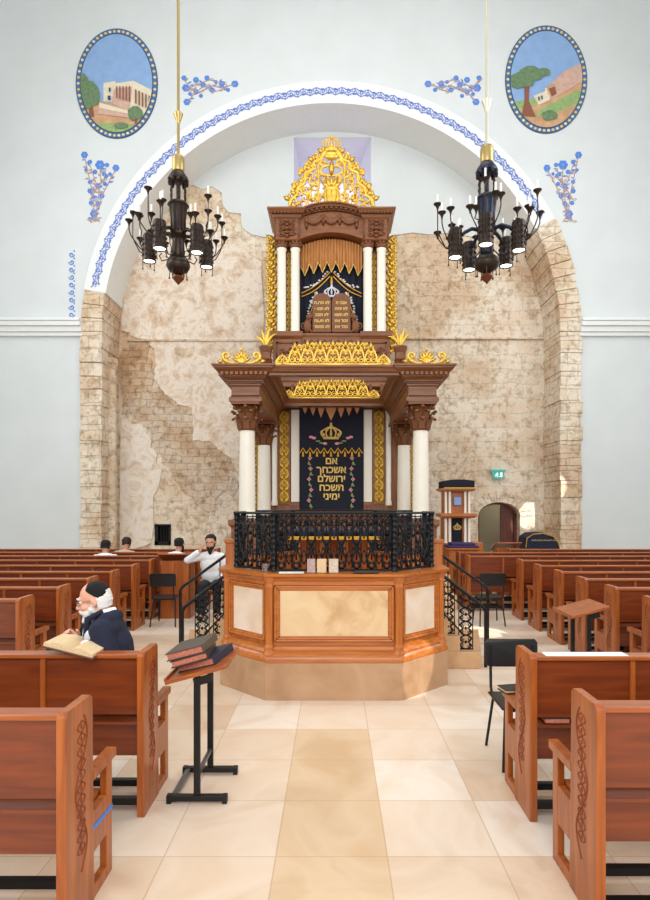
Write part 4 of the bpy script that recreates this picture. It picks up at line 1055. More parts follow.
# framed marble panels on each face
def face_frame(p, q, i, wide=True):
    p, q = Vector(p), Vector(q); d = (q-p).normalized(); n = Vector((d.y, -d.x)); L = (q-p).length
    o = Vector((p.x, p.y, 0))-Vector((n.x, n.y, 0))*.085; D = Vector((d.x, d.y, 0)); N = Vector((n.x, n.y, 0)); Z = Vector((0, 0, 1))
    def slab(mb, u0, u1, z0, z1, t, off=0): mb.prism([(u0, z0), (u1, z0), (u1, z1), (u0, z1)], o+N*off, D, Z, N, t)
    a = .10; bb = L-.10
    m_ = MB(); slab(m_, a+.035, bb-.035, .60, 1.04, .012)
    pa = m_.build('marble_panel', M['panel'] if wide else M['panelw'], bim)
    m_ = MB()
    for k, (e, t) in enumerate(((0, .035), (.018, .024), (.034, .016))):
        w_ = .018
        slab(m_, a+e-.02, a+e-.02+w_, .55+e, 1.09-e, t); slab(m_, bb-e+.02-w_, bb-e+.02, .55+e, 1.09-e, t)
        slab(m_, a+e-.02, bb-e+.02, .55+e, .55+e+w_, t); slab(m_, a+e-.02, bb-e+.02, 1.09-e-w_, 1.09-e, t)
    m_.build('panel_moulding', M['bimah'], bim, bevel=.004)
for path in (front, back):
    for i in range(5): face_frame(path[i], path[i+1], i, i in (2,)) if (Vector(path[i+1])-Vector(path[i])).length > .3 else None
for s in (-1, 1):     # corner pilasters with small bases and consoles
    for x, y in ((.656, 5.66), (1.185, 6.17), (1.185, 8.1), (.656, 8.62)):
        ip = offset_poly(PL, -.075); k = [i for i, p in enumerate(PL) if abs(p[0]-s*x) < .01 and abs(p[1]-y) < .01][0]
        c = ip[k]; m_ = MB()
        m_.lathe([(.06, .36), (.06, .40), (.07, .43), (.05, .47), (.055, .5), (.042, .52), (.042, 1.06), (.05, 1.08), (.045, 1.11), (.065, 1.15), (.075, 1.18)], (c.x, c.y, 0), 8)
        m_.build('corner_post', M['bimahz'], bim, smooth=.4)
# wooden gate piers at the stair openings
for s in (-1, 1):
    for y in (6.66, 7.98):
        m_ = MB(); x0, x1 = sorted((s*1.05, s*1.21)); h_ = 1.485 if y < 7 else 1.27; m_.rectloft(x0, x1, y-.06, y+.06, [(0, .36), (0, h_-.045), (.015, h_-.035), (.015, h_)])
        m_.build('gate_pier', M['bimahz'], bim, bevel=.004)
# wrought iron railing in bays
rail = offset_poly(front, -.16, False); railb = offset_poly(back, -.16, False)
Z0, Z1 = 1.22, 1.79
def iron_bay(w, h):
    m_ = MB(); r = .0075
    def P2(u, v): return Vector((u*w, 0, v*h))
    for s in (-1, 1):
        c = .5
        m_.tube([P2(c+s*(.30+.0*t), t) for t in (0, 1)], .006, 4)
        # S stems crossing into a lyre and a heart
        m_.tube([P2(c+s*u, v) for u, v in ((.0, .02), (.26, .10), (.30, .22), (.12, .34), (.06, .44), (.22, .56), (.30, .68), (.16, .80), (.0, .86))], [.010, .011, .012, .010, .009, .011, .012, .010, .008], 5)
        for (u, v, R, a, sg, t) in ((.20, .16, .10, 0, 1, 1.2), (.22, .40, .10, PI, -1, 1.2), (.20, .66, .11, 0, 1, 1.3), (.2, .90, .12, -PI/2, 1, 1.2)):
            pts = [P2(c+s*u, v)+Vector((s*R*w*(1-.8*k/9)*math.cos(a+sg*2*PI*t*k/9), 0, R*w*(1-.8*k/9)*math.sin(a+sg*2*PI*t*k/9))) for k in range(10)]
            m_.tube(pts, r*.9, 4)
        m_.ell(P2(c+s*.38, .28), (w*.07, .012, h*.03), 6, 4); m_.ell(P2(c+s*.38, .74), (w*.07, .012, h*.03), 6, 4)
        m_.tube([P2(c+s*u, v) for u, v in ((.5, .12), (.36, .2), (.36, .30), (.5, .38))], r, 4); m_.tube([P2(c+s*u, v) for u, v in ((.5, .58), (.36, .66), (.36, .76), (.5, .84))], r, 4)
    m_.tube([P2(.5+.17*math.cos(t), .105)+Vector((0, 0, .17*w*math.sin(t))) for t in [2*PI*k/12 for k in range(12)]], r*1.2, 5, closed=True)
    m_.tube([P2(.5, .2), P2(.5, .45)], .008, 5); m_.ell(P2(.5, .50), (w*.10, .014, h*.05), 8, 5); m_.ell(P2(.5, .3), (w*.07, .012, h*.03), 6, 4)
    for a in (-.6, 0, .6): leaf(m_, (P2(.5, .62).x, P2(.5, .62).z), (math.sin(a), math.cos(a)), h*.13, w*.16, 0, .01)
    m_.tube([P2(0, .97), P2(1, .97)], .008, 4); m_.tube([P2(0, .03), P2(1, .03)], .008, 4); m_.tube([P2(0, .87), P2(1, .87)], .006, 4)
    for k in range(4): m_.tube([P2(.125+.25*k+.07*math.cos(t), .92)+Vector((0, 0, .07*w*math.sin(t))) for t in [2*PI*j/8 for j in range(8)]], .005, 4, closed=True)
    return m_
bay_cache = {}
def rail_run(pts, skip_ends=False):
    for i in range(len(pts)-1):
        p, q = pts[i], pts[i+1]; L = (q-p).length
        if L < .1: continue
        n = max(1, round(L/.145)); w = L/n; key = round(w, 3)
        d = (q-p)/L; ang = math.atan2(d.y, d.x)
        for k in range(n):
            if key not in bay_cache:
                o = iron_bay(w, Z1-Z0-.02).build('railing_panel', M['iron'], None, smooth=True); bay_cache[key] = o.data
            else:
                o = bpy.data.objects.new('railing_panel', bay_cache[key]); C.objects.link(o)
            c = p+d*w*k
            o.parent = bim; o.location = Vector((c.x, c.y, Z0))-origin_of(bim); o.rotation_euler = (0, 0, ang)
    m_ = MB(); path = [(v.x, v.y) for v in pts]
    sweep(m_, path, [(-.03, Z1-.012), (.03, Z1-.012), (.034, Z1), (.028, Z1+.012), (-.028, Z1+.012), (-.034, Z1)]); sweep(m_, path, [(-.014, Z0), (.014, Z0), (.014, Z0+.02), (-.014, Z0+.02)])
    m_.build('railing_rail', M['iron'], bim)
    for v in pts:
        m_ = MB(); prof_ = [(.034, 0), (.034, .02), (.024, .03)]
        for k in range(9): prof_ += [(.024, .05+k*.055), (.032, .065+k*.055), (.024, .08+k*.055)]
        m_.lathe(prof_+[(.03, Z1-Z0-.03), (.034, Z1-Z0)], (v.x, v.y, Z0), 10); m_.build('railing_post', M['iron'], bim, smooth=.8)
rail_run(rail); rail_run(railb)
# stairs on both sides
for s, side in ((-1, 'left'), (1, 'right')):
    st_ = thing('stair', 'beige stone steps with iron handrails on the %s side of the bimah' % side, 'stairs', (s*1.45, 7.4, 0))
    def quad(x1f, x1b, z0, z1, e=0):
        m_ = MB(); p = [(s*1.187, 6.76), (s*x1f, 6.76), (s*x1b, 8.0), (s*1.187, 8.0)]
        if s < 0: p = p[::-1]
        m_.loft([[Vector((x, y, z)) for x, y in p] for z in (z0, z1)]); return m_
    quad(1.68, 1.95, 0, .19).build('step', M['step'], st_, bevel=.006)
    quad(1.44, 1.62, .19, .37).build('step', M['step'], st_, bevel=.006)
    quad(1.30, 1.36, .37, .56).build('step', M['step'], st_, bevel=.006)
    for (xb, yb, zt, xt, yt, ztt, zf) in ((1.75, 6.83, .70, 1.20, 6.80, 1.10, .0), (2.09, 8.05, .76, 1.20, 8.02, 1.38, 0)):
        m_ = MB()
        m_.tube([(s*xb, yb, zf), (s*xb, yb, zt-.06), (s*(xb-.02), yb, zt-.015), (s*(xb-.06), yb, zt+.02), (s*xt, yt, ztt)], .02, 8)
        m_.tube([(s*(xb-.25), yb, zt-.33), (s*xt, yt, zt-.33+(ztt-zt)*.8)], .011, 6)
        hr = m_.build('handrail', M['black'], st_, smooth=.8)
        m_ = MB(); k = (ztt-zt)/(xb-xt)
        m_.tube([(s*(xb-.02), yb, zf+.05), (s*(xb-.02), yb, zt-.1)], .004, 4) if False else None
        for ax in (((1.52, .0), (1.31, .18)) if yb < 7 else ()):
            cx_ = ax[0]; zb_ = .21+ax[1]; zt_ = zt+(xb-cx_)*k-.02; h = zt_-zb_; w = .19
            for q in (-1, 1):
                m_.tube([Vector((s*cx_+q*w*.42, yb, zb_)), Vector((s*cx_+q*w*.42, yb, zt_-.02+q*s*(-.03)))], .007, 4)
                n3 = max(2, round(h/.16))
                for j in range(n3):
                    zc = zb_+h*(j+.5)/n3; hh = h/n3
                    m_.tube([Vector((s*cx_+q*w*u, yb, zc+hh*v)) for u, v in ((0, -.5), (.24, -.42), (.34, -.25), (.22, -.06), (.12, 0), (.24, .08), (.36, .26), (.22, .42), (0, .5))], [.008, .011, .013, .011, .009, .011, .013, .011, .008], 5)
                    m_.tube(spiral(s*cx_+q*w*.25, zc+hh*.22, w*.15, 1.2, 0, q, yb, 9), .007, 4); m_.tube(spiral(s*cx_+q*w*.25, zc-hh*.25, w*.14, 1.2, PI, q, yb, 9), .007, 4)
                    m_.ell((s*cx_, yb, zc), (w*.09, .01, hh*.12), 6, 4)
            m_.tube([Vector((s*cx_-w*.45, yb, zb_)), Vector((s*cx_+w*.45, yb, zb_))], .009, 4)
        if yb > 7: m_.tube([Vector((s*1.55, yb, .2)), Vector((s*1.55, yb, zt+(xb-1.55)*k))], .009, 6)
        m_.build('scroll_panel' if yb < 7 else 'baluster', M['iron'], hr, smooth=True)
# reading table inside the rail
rt = thing('reading_table', 'wooden reading table with gold edged navy cloth inside the bimah railing', 'table', (0, 7.3, .56))
b = MB(); b.box(-.5, .5, 7.05, 7.65, 1.50, 1.54)
for x in (-.42, -.14, .14, .42):
    b.lathe([(.035, .56), (.035, .66), (.02, .7), (.032, .9), (.02, 1.1), (.032, 1.3), (.03, 1.5)], (x, 7.1, 0), 10)
b.box(-.48, .48, 7.6, 7.64, .56, 1.5)
b.build('table_frame', M['bimahz'], rt)
b = MB(); b.box(-.54, .54, 7.02, 7.68, 1.54, 1.56); b.box(-.54, .54, 7.0, 7.02, 1.50, 1.56); b.build('cover_cloth', M['navycloth'], rt)
b = MB(); b.box(-.54, .54, 6.99, 7.0, 1.46, 1.50)
b.build('gold_fringe', M['goldband'], rt)
# things lying on the front ledge
LZ = 1.216
b = MB(); b.box(-.53, -.29, 5.64, 5.78, LZ+.001, LZ+.004, Matrix.Rotation(.06, 3, 'Z')); tag(b.build('paper_sheet', M['paper'], loc=(-.41, 5.71, LZ)), 'white paper sheet lying on the bimah ledge left of the booklets', 'paper')
def booklet_stack(px, w, label, rz, cm='pages'):
    x = P(px, 571, 5.77).x; t = thing('booklet', label, 'booklet', (x, 5.74, LZ+.001), 'booklets standing on the bimah ledge')
    m_ = MB(); m_.box(x-w/2+.004, x+w/2-.004, 5.715, 5.765, LZ+.003, LZ+.125); m_.build('pages', M['pages'], t)
    m_ = MB(); m_.box(x-w/2, x+w/2, 5.709, 5.714, LZ+.001, LZ+.13); m_.box(x-w/2, x+w/2, 5.766, 5.771, LZ+.001, LZ+.13); m_.box(x-w/2-.003, x-w/2, 5.709, 5.771, LZ+.001, LZ+.13)
    m_.build('cover', M[cm], t); t.rotation_euler = (0, 0, rz)
M['bookrose'] = plain('rose grey cover', '#b09890', .6, var=.3, scale=40); M['bookpale'] = plain('pale cover', '#cbbba8', .6, var=.3, scale=40)
booklet_stack(311.5, .075, 'small pale booklet standing on bimah ledge, leftmost of three', .05, 'bookrose')
booklet_stack(322, .085, 'small pale booklet standing on bimah ledge, middle of three', -.06)
booklet_stack(333.5, .085, 'small pale booklet standing on bimah ledge, rightmost of three', .12, 'bookpale')
b = MB(); b.box(.19, .43, 5.66, 5.76, LZ+.001, LZ+.022); tag(b.build('flat_case', M['bookblack'], loc=(.3, 5.7, LZ), bevel=.004), 'flat black case lying on bimah ledge right of the booklets', 'case')
x = P(265, 571, 5.80).x
b = MB(); b.lathe([(.030, .001), (.036, .075), (.033, .075), (.027, .006)], (x, 5.82, LZ), 14); tag(b.build('drinking_glass', M['glassm'], loc=(x, 5.82, LZ), smooth=.6), 'small clear glass standing on left corner of bimah ledge', 'glass')
# ================================================================== PEWS
def pew_parts(s, L, divs):
    """parts of a pew in local coordinates: origin at the foot of the aisle end, facing +Y"""
    out = []
    def X(a, b): return (s*a, s*b) if s > 0 else (s*b, s*a)
    def bx(m, x0, x1, *r): x0, x1 = X(x0, x1); m.box(x0, x1, *r)
    for k, xe in enumerate((0, L-.045)):
        m = MB(); x0, x1 = X(xe, xe+.045)
        m.prism([(0, 0), (.30, 0), (.285, .5), (.275, .965), (.255, .985), (.02, .985), (.0, .965)], (x0, 0, 0), (0, 1, 0), (0, 0, 1), (1, 0, 0), .045)
        out.append(('end_panel', m, 'pewz', .004, []))
        if k == 0:
            c = MB(); xs_ = 0 if s > 0 else 0; xo = -.0005*s
            for z in [.30+.055*i for i in range(11)]:
                for q in (-1, 1):
                    c.tube([(xo, .15+q*.04*math.sin(t*PI), z+.05*t) for t in (0, .25, .5, .75, 1)], .004, 4)
                c.ell((xo, .15, z+.025), (.003, .010, .012), 6, 4)
            c.tube([(xo, .15+.06*math.sin(t*9), .22+.7*t) for t in [i/30 for i in range(31)]], .0045, 4)
            out.append(('carving', c, 'carve', 0, 'sub'))
        m = MB(); e0, e1 = xe+.004, xe+.041
        bx(m, e0, e1, .46, .53, 0, .57); bx(m, e0, e1, .29, .46, .22, .42); bx(m, e0, e1, .29, .46, 0, .06); bx(m, xe-.004, xe+.049, .275, .57, .57, .615)
        out.append(('armrest', m, 'pewz', .004, []))
    m = MB(); bx(m, .045, L-.045, .05, .075, .60, .955); out.append(('back_panel', m, 'pewdark', 0, []))
    m = MB(); bx(m, .045, L-.045, .02, .12, .945, .972); out.append(('top_rail', m, 'pew', .006, []))  # lighter than the back panel: sunlight put into the rail colour
    m = MB(); bx(m, .045, L-.045, .02, .20, .548, .565); bx(m, .045, L-.045, .185, .20, .565, .62); out.append(('book_shelf', m, 'pewdark', 0, []))
    m = MB(); bx(m, .045, L-.045, .10, .125, .33, .56); out.append(('lower_panel', m, 'pewdark', 0, []))
    m = MB(); bx(m, .045, L-.045, .12, .50, .40, .435); out.append(('seat', m, 'pew', .008, []))
    m = MB(); bx(m, .045, L-.045, .06, .10, .045, .085); bx(m, .045, L-.045, .30, .34, .045, .085); out.append(('foot_rail', m, 'black', 0, []))
    for i in range(1, divs):
        c = L*i/divs; m = MB(); bx(m, c-.015, c+.015, .045, .40, 0, .40); bx(m, c-.015, c+.015, .035, .12, .56, .95); out.append(('divider', m, 'pewz', 0, []))
    return out
pew_cache = {}
def pew(s, L, x, y, label, group):
    key = (s, L)
    if key in pew_cache: return dup(pew_cache[key], (x, y, 0), label, group=group)
    r = thing('pew', label, 'pew', (0, 0, 0), group); last = None
    for n_, m, mt, bv, sub in pew_parts(s, L, max(1, round(L/.62))):
        if sub == 'sub': m.build(n_, M[mt], last, smooth=True)
        else: last = m.build(n_, M[mt], r, bevel=bv)
    r.location = (x, y, 0); pew_cache[key] = r; return r
pewA = pew(-1, 2.5, -1.135, 3.54, 'red brown carved pew at left front, the one behind which the old man sits', 'pews of the near aisle')
pew(-1, 2.5, -1.135, 2.51, 'red brown pew at bottom left corner, nearest on the left, blue tape on its end', 'pews of the near aisle')
pewC = pew(1, 2.5, 1.155, 3.49, 'red brown carved pew at right front beside the black chair', 'pews of the near aisle')
pew(1, 2.5, 1.155, 2.61, 'red brown pew at bottom right corner, nearest on the right', 'pews of the near aisle')
b = MB(); b.box(-1.1385, -1.1365, 2.79, 3.04, .325, .345, Matrix.Rotation(-.05, 3, 'X')); tag(b.build('tape_strip', M['blueline'], loc=(-1.137, 2.9, .33)), 'bright blue tape strip stuck on the arm frame of the nearest left pew', 'tape')
ordn = ['nearest', 'second', 'third', 'fourth', 'fifth', 'sixth', 'seventh', 'eighth', 'ninth', 'tenth', 'eleventh']
rows = [5.6, 6.42, 7.2, 7.95, 8.79, 9.63]
for i, y in enumerate(rows):
    for s, w_ in ((-1, 'left'), (1, 'right')):
        yy_ = y-(.05 if s > 0 else 0)
        pew(s, 4.4, s*2.97+(.06 if s > 0 else 0), yy_, 'red brown pew in the far %s block, %s from the viewer' % (w_, ordn[i]), 'pews of the %s block' % w_)
rows2 = [10.45, 11.25, 12.05]
for i, y in enumerate(rows2):
    for s, w_ in ((-1, 'left'), (1, 'right')):
        pew(s, 5.0 if not (s > 0 and i == 2) else 4.4, s*2.36 if not (s > 0 and i == 2) else 3.55, y-.05*(s > 0), 'long red brown pew beside the ark on the %s, %s of the rear rows' % (w_, ordn[i].replace('nearest', 'first')), 'rear pews on the %s' % w_)

# ================================================================== CHAIRS
def chair(label, loc, rz):
    r = thing('chair', label, 'chair', (0, 0, 0), 'black stacking chairs')
    m = MB(); pts = [(-.20, .63), (-.205, .80), (-.185, .825), (.185, .825), (.205, .80), (.20, .63), (.17, .615), (-.17, .615)]
    n = 8; vs = []
    def shell(u, z, t): return (u, .225+.02*(1-(u/.2)**2)+t+(z-.6)*.12, z)
    m.add([shell(u, z, 0) for u, z in pts]+[shell(u, z, .014) for u, z in pts], [tuple(range(8)), tuple(range(15, 7, -1))]+[(i, (i+1) % 8, 8+(i+1) % 8, 8+i) for i in range(8)])
    m.build('backrest', M['bplastic'], r, bevel=.004)
    m = MB(); m.box(-.2, .2, -.2, .19, .425, .44); m.build('seat', M['bplastic'], r, bevel=.006)
    m = MB()
    for s in (-1, 1): m.tube([(s*.165, -.17, .42), (s*.165, .19, .42), (s*.165, .225, .46), (s*.165, .235, .64), (s*.165, .25, .78)], .011, 8)
    m.tube([(-.165, -.16, .41), (.165, -.16, .41)], .01, 8); m.tube([(-.165, .16, .41), (.165, .16, .41)], .01, 8); m.build('frame', M['black'], r, smooth=.8)
    for s in (-1, 1):
        m = MB(); m.tube([(s*.165, -.16, .42), (s*.195, -.22, 0)], .011, 8); m.build('leg', M['black'], r, smooth=.8)
        m = MB(); m.tube([(s*.165, .15, .42), (s*.195, .25, 0)], .011, 8); m.build('leg', M['black'], r, smooth=.8)
    r.location = loc; r.rotation_euler = (0, 0, rz); return r
c0 = chair('black chair standing in the right aisle just behind the front pew', (1.38, 4.36, 0), 0)
dup(c0, (2.44, 9.35, 0), 'black chair in front of the far right pews, right of the bimah handrail', PI)
dup(c0, (-2.62, 9.3, 0), 'black chair pulled up to the slanted desk on the far left', PI)

# ================================================================== READING STAND AND BOOKS
def stand(label, loc, group='iron footed reading stands'):
    r = thing('reading_stand', label, 'reading stand', (0, 0, 0), group)
    for y in (0, .40):
        m = MB(); m.box(-.19, .19, y-.02, y+.02, .015, .05); m.box(-.19, -.16, y-.022, y+.022, 0, .052); m.box(.16, .19, y-.022, y+.022, 0, .052); m.build('foot_bar', M['black'], r, bevel=.003)
        m = MB(); m.box(-.02, .02, y-.012, y+.012, .05, .80); m.build('post', M['black'], r, bevel=.002)
    m = MB(); m.box(-.165, -.135, .02, .38, .02, .045); m.box(-.012, .012, .01, .39, .16, .18); m.build('cross_bar', M['metalrail'], r)
    rot = Matrix.Rotation(-math.radians(15), 3, 'Y')
    m = MB(); m.box(-.19, .20, -.04, .44, .80, .825, rot, (0, .2, .81)); m.box(-.20, -.185, -.04, .44, .80, .84, rot, (0, .2, .81)); m.build('desk_top', M['pew'], r, bevel=.003)
    for a_, b_ in ((-.02, -.005), (.405, .42)): m = MB(); m.box(-.03, .09, a_, b_, .74, .79, rot, (0, .2, .81)); m.build('bracket', M['black'], r)
    r.location = loc; return r
sx, sy = -.86, 3.72
s0 = stand('black H-footed reading stand with tilted wooden top holding old folios, left aisle', (sx, sy, 0))
dup(s0, (2.52, 5.85, 0), 'reading stand with bare tilted wooden top, standing before the far right pews')
rot15 = Matrix.Rotation(-math.radians(15), 3, 'Y')
def folio(label, dx, dy, dz, w, d, h, rz, cov, pg, group='folios on the reading stand', loc=None, tilt=rot15, piv=None, name='folio_book'):
    """book lying flat; (dx,dy,dz) relative to the desk pivot, tilted with it"""
    piv = piv or Vector((sx, sy+.2, .81))
    r = thing(name, label, 'book', (0, 0, 0), group)
    R = tilt@Matrix.Rotation(rz, 3, 'Z'); o = piv+tilt@Vector((dx, dy, dz))
    def bx(m, *a): 
        t = MB(); t.box(*a); t.v = [o+R@v for v in t.v]; m.merge(t)
    r.location = o
    m = MB(); bx(m, -w/2, w/2, -d/2, d/2, 0, .006); bx(m, -w/2, w/2, -d/2, d/2, h-.006, h); bx(m, w/2-.006, w/2+.004, -d/2, d/2, 0, h); m.build('cover', M[cov], r, bevel=.002)
    m = MB(); bx(m, -w/2+.01, w/2-.008, -d/2+.01, d/2-.01, .006, h-.006); m.build('pages', M[pg], r)
    return r
t0 = .016
folio('blue black folio book half hidden at the bottom of the stack on the stand', .015, .03, t0, .26, .33, .05, -.2, 'bookblue', 'redpages')
folio('dark folio with red sprinkled page edges at the bottom front of the stack', -.06, -.06, t0+.0, .23, .16, .045, .12, 'bookblack', 'redpages') if False else None
folio('dark folio with red sprinkled edges in the middle of the stack on the stand', -.045, -.01, t0+.051, .24, .33, .045, .05, 'bookblack', 'redpages')
folio('grey brown leather folio lying on top of the stack on the stand', -.045, 0, t0+.097, .25, .34, .05, -.06, 'booktop', 'redpages')
# books on the right front pew
for i, (x, w_, cov, lab) in enumerate(((1.33, .15, 'bookblack', 'dark book lying in the shelf of the right front pew, nearest its carved end'), (1.50, .16, 'bookred', 'red book lying in the shelf of the right front pew, middle of three'), (1.68, .15, 'bookbrown', 'brown book lying in the shelf of the right front pew, farthest from its carved end'))):
    r = thing('prayer_book', lab, 'book', (x, 3.56, .566), 'books in the right pew shelf')
    m = MB(); m.box(x-w_/2, x+w_/2, 3.52, 3.64, .567, .572); m.box(x-w_/2, x+w_/2, 3.52, 3.64, .597, .602); m.box(x-w_/2, x+w_/2, 3.632, 3.64, .567, .602); m.build('cover', M[cov], r)
    m = MB(); m.box(x-w_/2+.004, x+w_/2-.004, 3.524, 3.632, .572, .597); m.build('pages', M['redpages' if i < 2 else 'pages'], r)
b = MB(); b.box(1.26, 1.75, 3.515, 3.60, .9725, .976); tag(b.build('paper_sheet', M['paper'], loc=(1.5, 3.56, .9725)), 'white paper strip lying on top rail of the right front pew', 'paper')
folio('dark book resting on the far arm of the right front pew, beside the black chair', 0, 0, 0, .16, .12, .03, .2, 'bookblack', 'pages', 'books in the right pew shelf', tilt=Matrix.Identity(3), piv=Vector((1.20, 3.985, .617)), name='prayer_book')
# open book in front of the old man
ob = thing('open_book', 'large open book with brown covers resting on the left front pew before the old man', 'book', (-1.62, 3.62, .975))
m = MB(); R = Matrix.Rotation(math.radians(14), 3, 'Y')
m.box(-1.74, -1.42, 3.50, 3.76, .99, 1.0, R, (-1.58, 3.6, 1.0)); m.build('cover', M['bookbrown'], ob, bevel=.003)
m = MB()
n = 10
for s in (-1, 1):
    lo = []; 
    for i in range(n+1):
        u = i/n; x = -1.58+s*.15*u; z = 1.0+.045*math.sin(min(1, u*2.2)*PI*.5)*(1-u*.65)+.003
        lo.append((x, z))
    poly = lo+[(-1.58+s*.15, 1.0), (-1.58, 1.0)]
    t = MB(); t.prism(poly, (0, 3.51, 0), (1, 0, 0), (0, 0, 1), (0, 1, 0), .24); piv = Vector((-1.58, 3.6, 1.0)); t.v = [piv+R@(v-piv) for v in t.v]; m.merge(t)
m.build('pages', M['pages'], ob)

# slanted book desks among the far pews
def desk(label, loc, w=.5):
    r = thing('book_desk', label, 'desk', (0, 0, 0), 'wooden book desks')
    m = MB(); m.box(-w/2, w/2, 0, .03, 0, .95); m.box(-w/2, -w/2+.03, 0, .35, 0, .9); m.box(w/2-.03, w/2, 0, .35, 0, .9); m.box(-w/2, w/2, .02, .34, .45, .47); m.build('cabinet', M['pewz'], r, bevel=.003)
    m = MB(); m.box(-w/2-.03, w/2+.03, -.05, .42, .96, .985, Matrix.Rotation(math.radians(-22), 3, 'X')@Matrix.Identity(3), (0, .2, .97)); m.build('slanted_top', M['pew'], r, bevel=.003)
    r.location = loc; return r
def desk2(label, loc, rz=0):
    r = dup(dk, loc, label, rz); return r
dk = desk('slanted wooden book desk beside the seated bearded man, far left', (-2.62, 9.75, 0))
dk.rotation_euler = (0, 0, 0)
dup(dk, (3.72, 12.62, 0), 'slanted wooden book desk among the rear right pews, below the doorway', 0)

# ================================================================== CHANDELIERS
def chandelier(label, loc, rz, brass_rod):
    r = thing('chandelier', label, 'chandelier', (0, 0, 0), 'bronze chandeliers hanging before the arch')
    # z = 0 at the finial tip
    m = MB(); m.tube([(0, 0, 1.9), (0, 0, 8.5)], .022, 8); m.lathe([(.022, 2.50), (.075, 2.66), (.03, 2.68)], (0, 0, 0), 14); m.build('rod', brass_rod, r, smooth=.6)
    m = MB(); m.lathe([(.03, 2.02), (.085, 1.99), (.095, 1.95), (.095, 1.79), (.085, 1.76)], (0, 0, 0), 18); m.build('brass_cap', M['brass'], r, smooth=.6)
    m = MB(); m.lathe([(.08, 1.76), (.1, 1.74), (.15, 1.66), (.15, 1.62), (.07, 1.60)], (0, 0, 0), 10)
    for k in range(10): m.ell((.14*math.cos(k*.628), .14*math.sin(k*.628), 1.6), (.03, .03, .05), 6, 4)
    m.build('crown_plate', M['bronze'], r, smooth=.7)
    for k in range(6):
        a = k*PI/3; m = MB()
        for j in range(9):
            z = 1.6-j*.045; q = MB(); q.tube([Vector((.018*math.cos(t), 0, .03*math.sin(t))) for t in [2*PI*i/8 for i in range(8)]], .006, 4, closed=True)
            q.v = [Matrix.Rotation(a+(PI/2 if j % 2 else 0), 3, 'Z')@v+Vector((.12*math.cos(a), .12*math.sin(a), z)) for v in q.v]; m.merge(q)
        m.build('chain', M['bronze'], r)
    m = MB(); m.lathe([(.035, 1.62), (.035, 1.3), (.14, 1.27), (.165, 1.23), (.135, 1.2), (.105, 1.0), (.10, .82), (.14, .76), (.09, .70), (.10, .46), (.08, .42), (.06, .40)], (0, 0, 0), 20)
    for k in range(10):
        a = k*PI/5; m.tube([(.13*math.cos(a), .13*math.sin(a), 1.2), (.108*math.cos(a), .108*math.sin(a), 1.0), (.115*math.cos(a), .115*math.sin(a), .82)], .014, 5)
    m.build('body', M['bronzeb'], r, smooth=.7)
    m = MB(); m.lathe([(.05, .42), (.12, .40), (.175, .34), (.185, .29), (.15, .22), (.07, .17), (.04, .15)], (0, 0, 0), 20)
    for k in range(5):
        a = k*2*PI/5; m.tube([(.13*math.cos(a), .13*math.sin(a), .24), (.14*math.cos(a), .14*math.sin(a), .12)], .007, 5); m.ell((.14*math.cos(a), .14*math.sin(a), .11), .016, 6, 4)
    m.build('bowl', M['bronze'], r, smooth=.7)
    m = MB(); m.lathe([(.02, .16), (.08, .13), (.09, .10), (.05, .05), (.02, .02), (.008, 0)], (0, 0, 0), 14); m.build('finial', M['copper'], r, smooth=.7)
    for k in range(5):
        a = k*2*PI/5; d = Vector((math.cos(a), math.sin(a), 0)); q = Vector((-d.y, d.x, 0)); c = d*.46
        m = MB(); Z = Vector((0, 0, 1))
        m.tube([d*.1+Z*.78, d*.22+Z*.80, d*.33+Z*.74, d*.40+Z*.66], [.032, .028, .026, .022], 8)
        m.tube([d*.08+Z*.5, d*.16+Z*.40, d*.26+Z*.38, d*.3+Z*.46, d*.26+Z*.5], .010, 5)
        ar = m.build('arm', M['bronzeb'], r, smooth=.8)
        m = MB(); m.lathe([(.04, .80), (.085, .79), (.098, .76), (.098, .42), (.104, .40), (.104, .37), (.09, .37), (.085, .40)], (c.x, c.y, 0), 18)
        for j in range(12):
            t = j*PI/6
            for z in (.46, .54, .62, .70): m.ell((c.x+.099*math.cos(t), c.y+.099*math.sin(t), z), (.014, .014, .025), 5, 4)
        for j in range(3):
            t = a+j*2*PI/3; p = c+Vector((math.cos(t), math.sin(t), 0))*.10
            m.tube([p+Z*.45, p+Z*.27], .006, 5); m.ell(p+Z*.265, .014, 6, 4)
        la = m.build('lamp_cylinder', M['bronze'], r, smooth=.7)
        m = MB(); m.lathe([(.084, .385), (.084, .40)], (c.x, c.y, 0), 16); m.build('lens', M['lens'], la)
        for (rad, tan, h, z0) in ((.26, .0, 1.14, .50), (.24, .20, .92, .52), (.22, -.2, .82, .52), (.10, .13, 1.02, .62), (.02, -.13, .90, .72)):
            p = c+d*(rad)+q*tan; o = (d*rad+q*tan); o = o.normalized() if o.length > .01 else d
            m = MB(); s_ = c+o*.09
            m.tube([s_+Z*z0, s_+o*.06+Z*(z0+.03), p-o*.03+Z*(z0+.18), p+Z*(z0+.26), p+Z*(h-.06)], .009, 5)
            br = m.build('candle_arm', M['bronze'], r, smooth=.8)
            m = MB(); m.lathe([(.010, h-.09), (.014, h-.06), (.03, h-.02), (.055, h+.0), (.06, h+.012), (.02, h+.016)], (p.x, p.y, 0), 12); m.build('candle_cup', M['bronze'], br, smooth=.7)
            m = MB(); m.lathe([(.014, h+.01), (.014, h+.15), (.004, h+.155)], (p.x, p.y, 0), 8); m.build('candle', M['candle'], br)
    r.location = loc; r.rotation_euler = (0, 0, rz); return r
ch = chandelier('bronze chandelier with cylinder lamps and white candles, hanging left of the ark', (-2.42, 9.2, 5.29), math.radians(105), M['brass'])
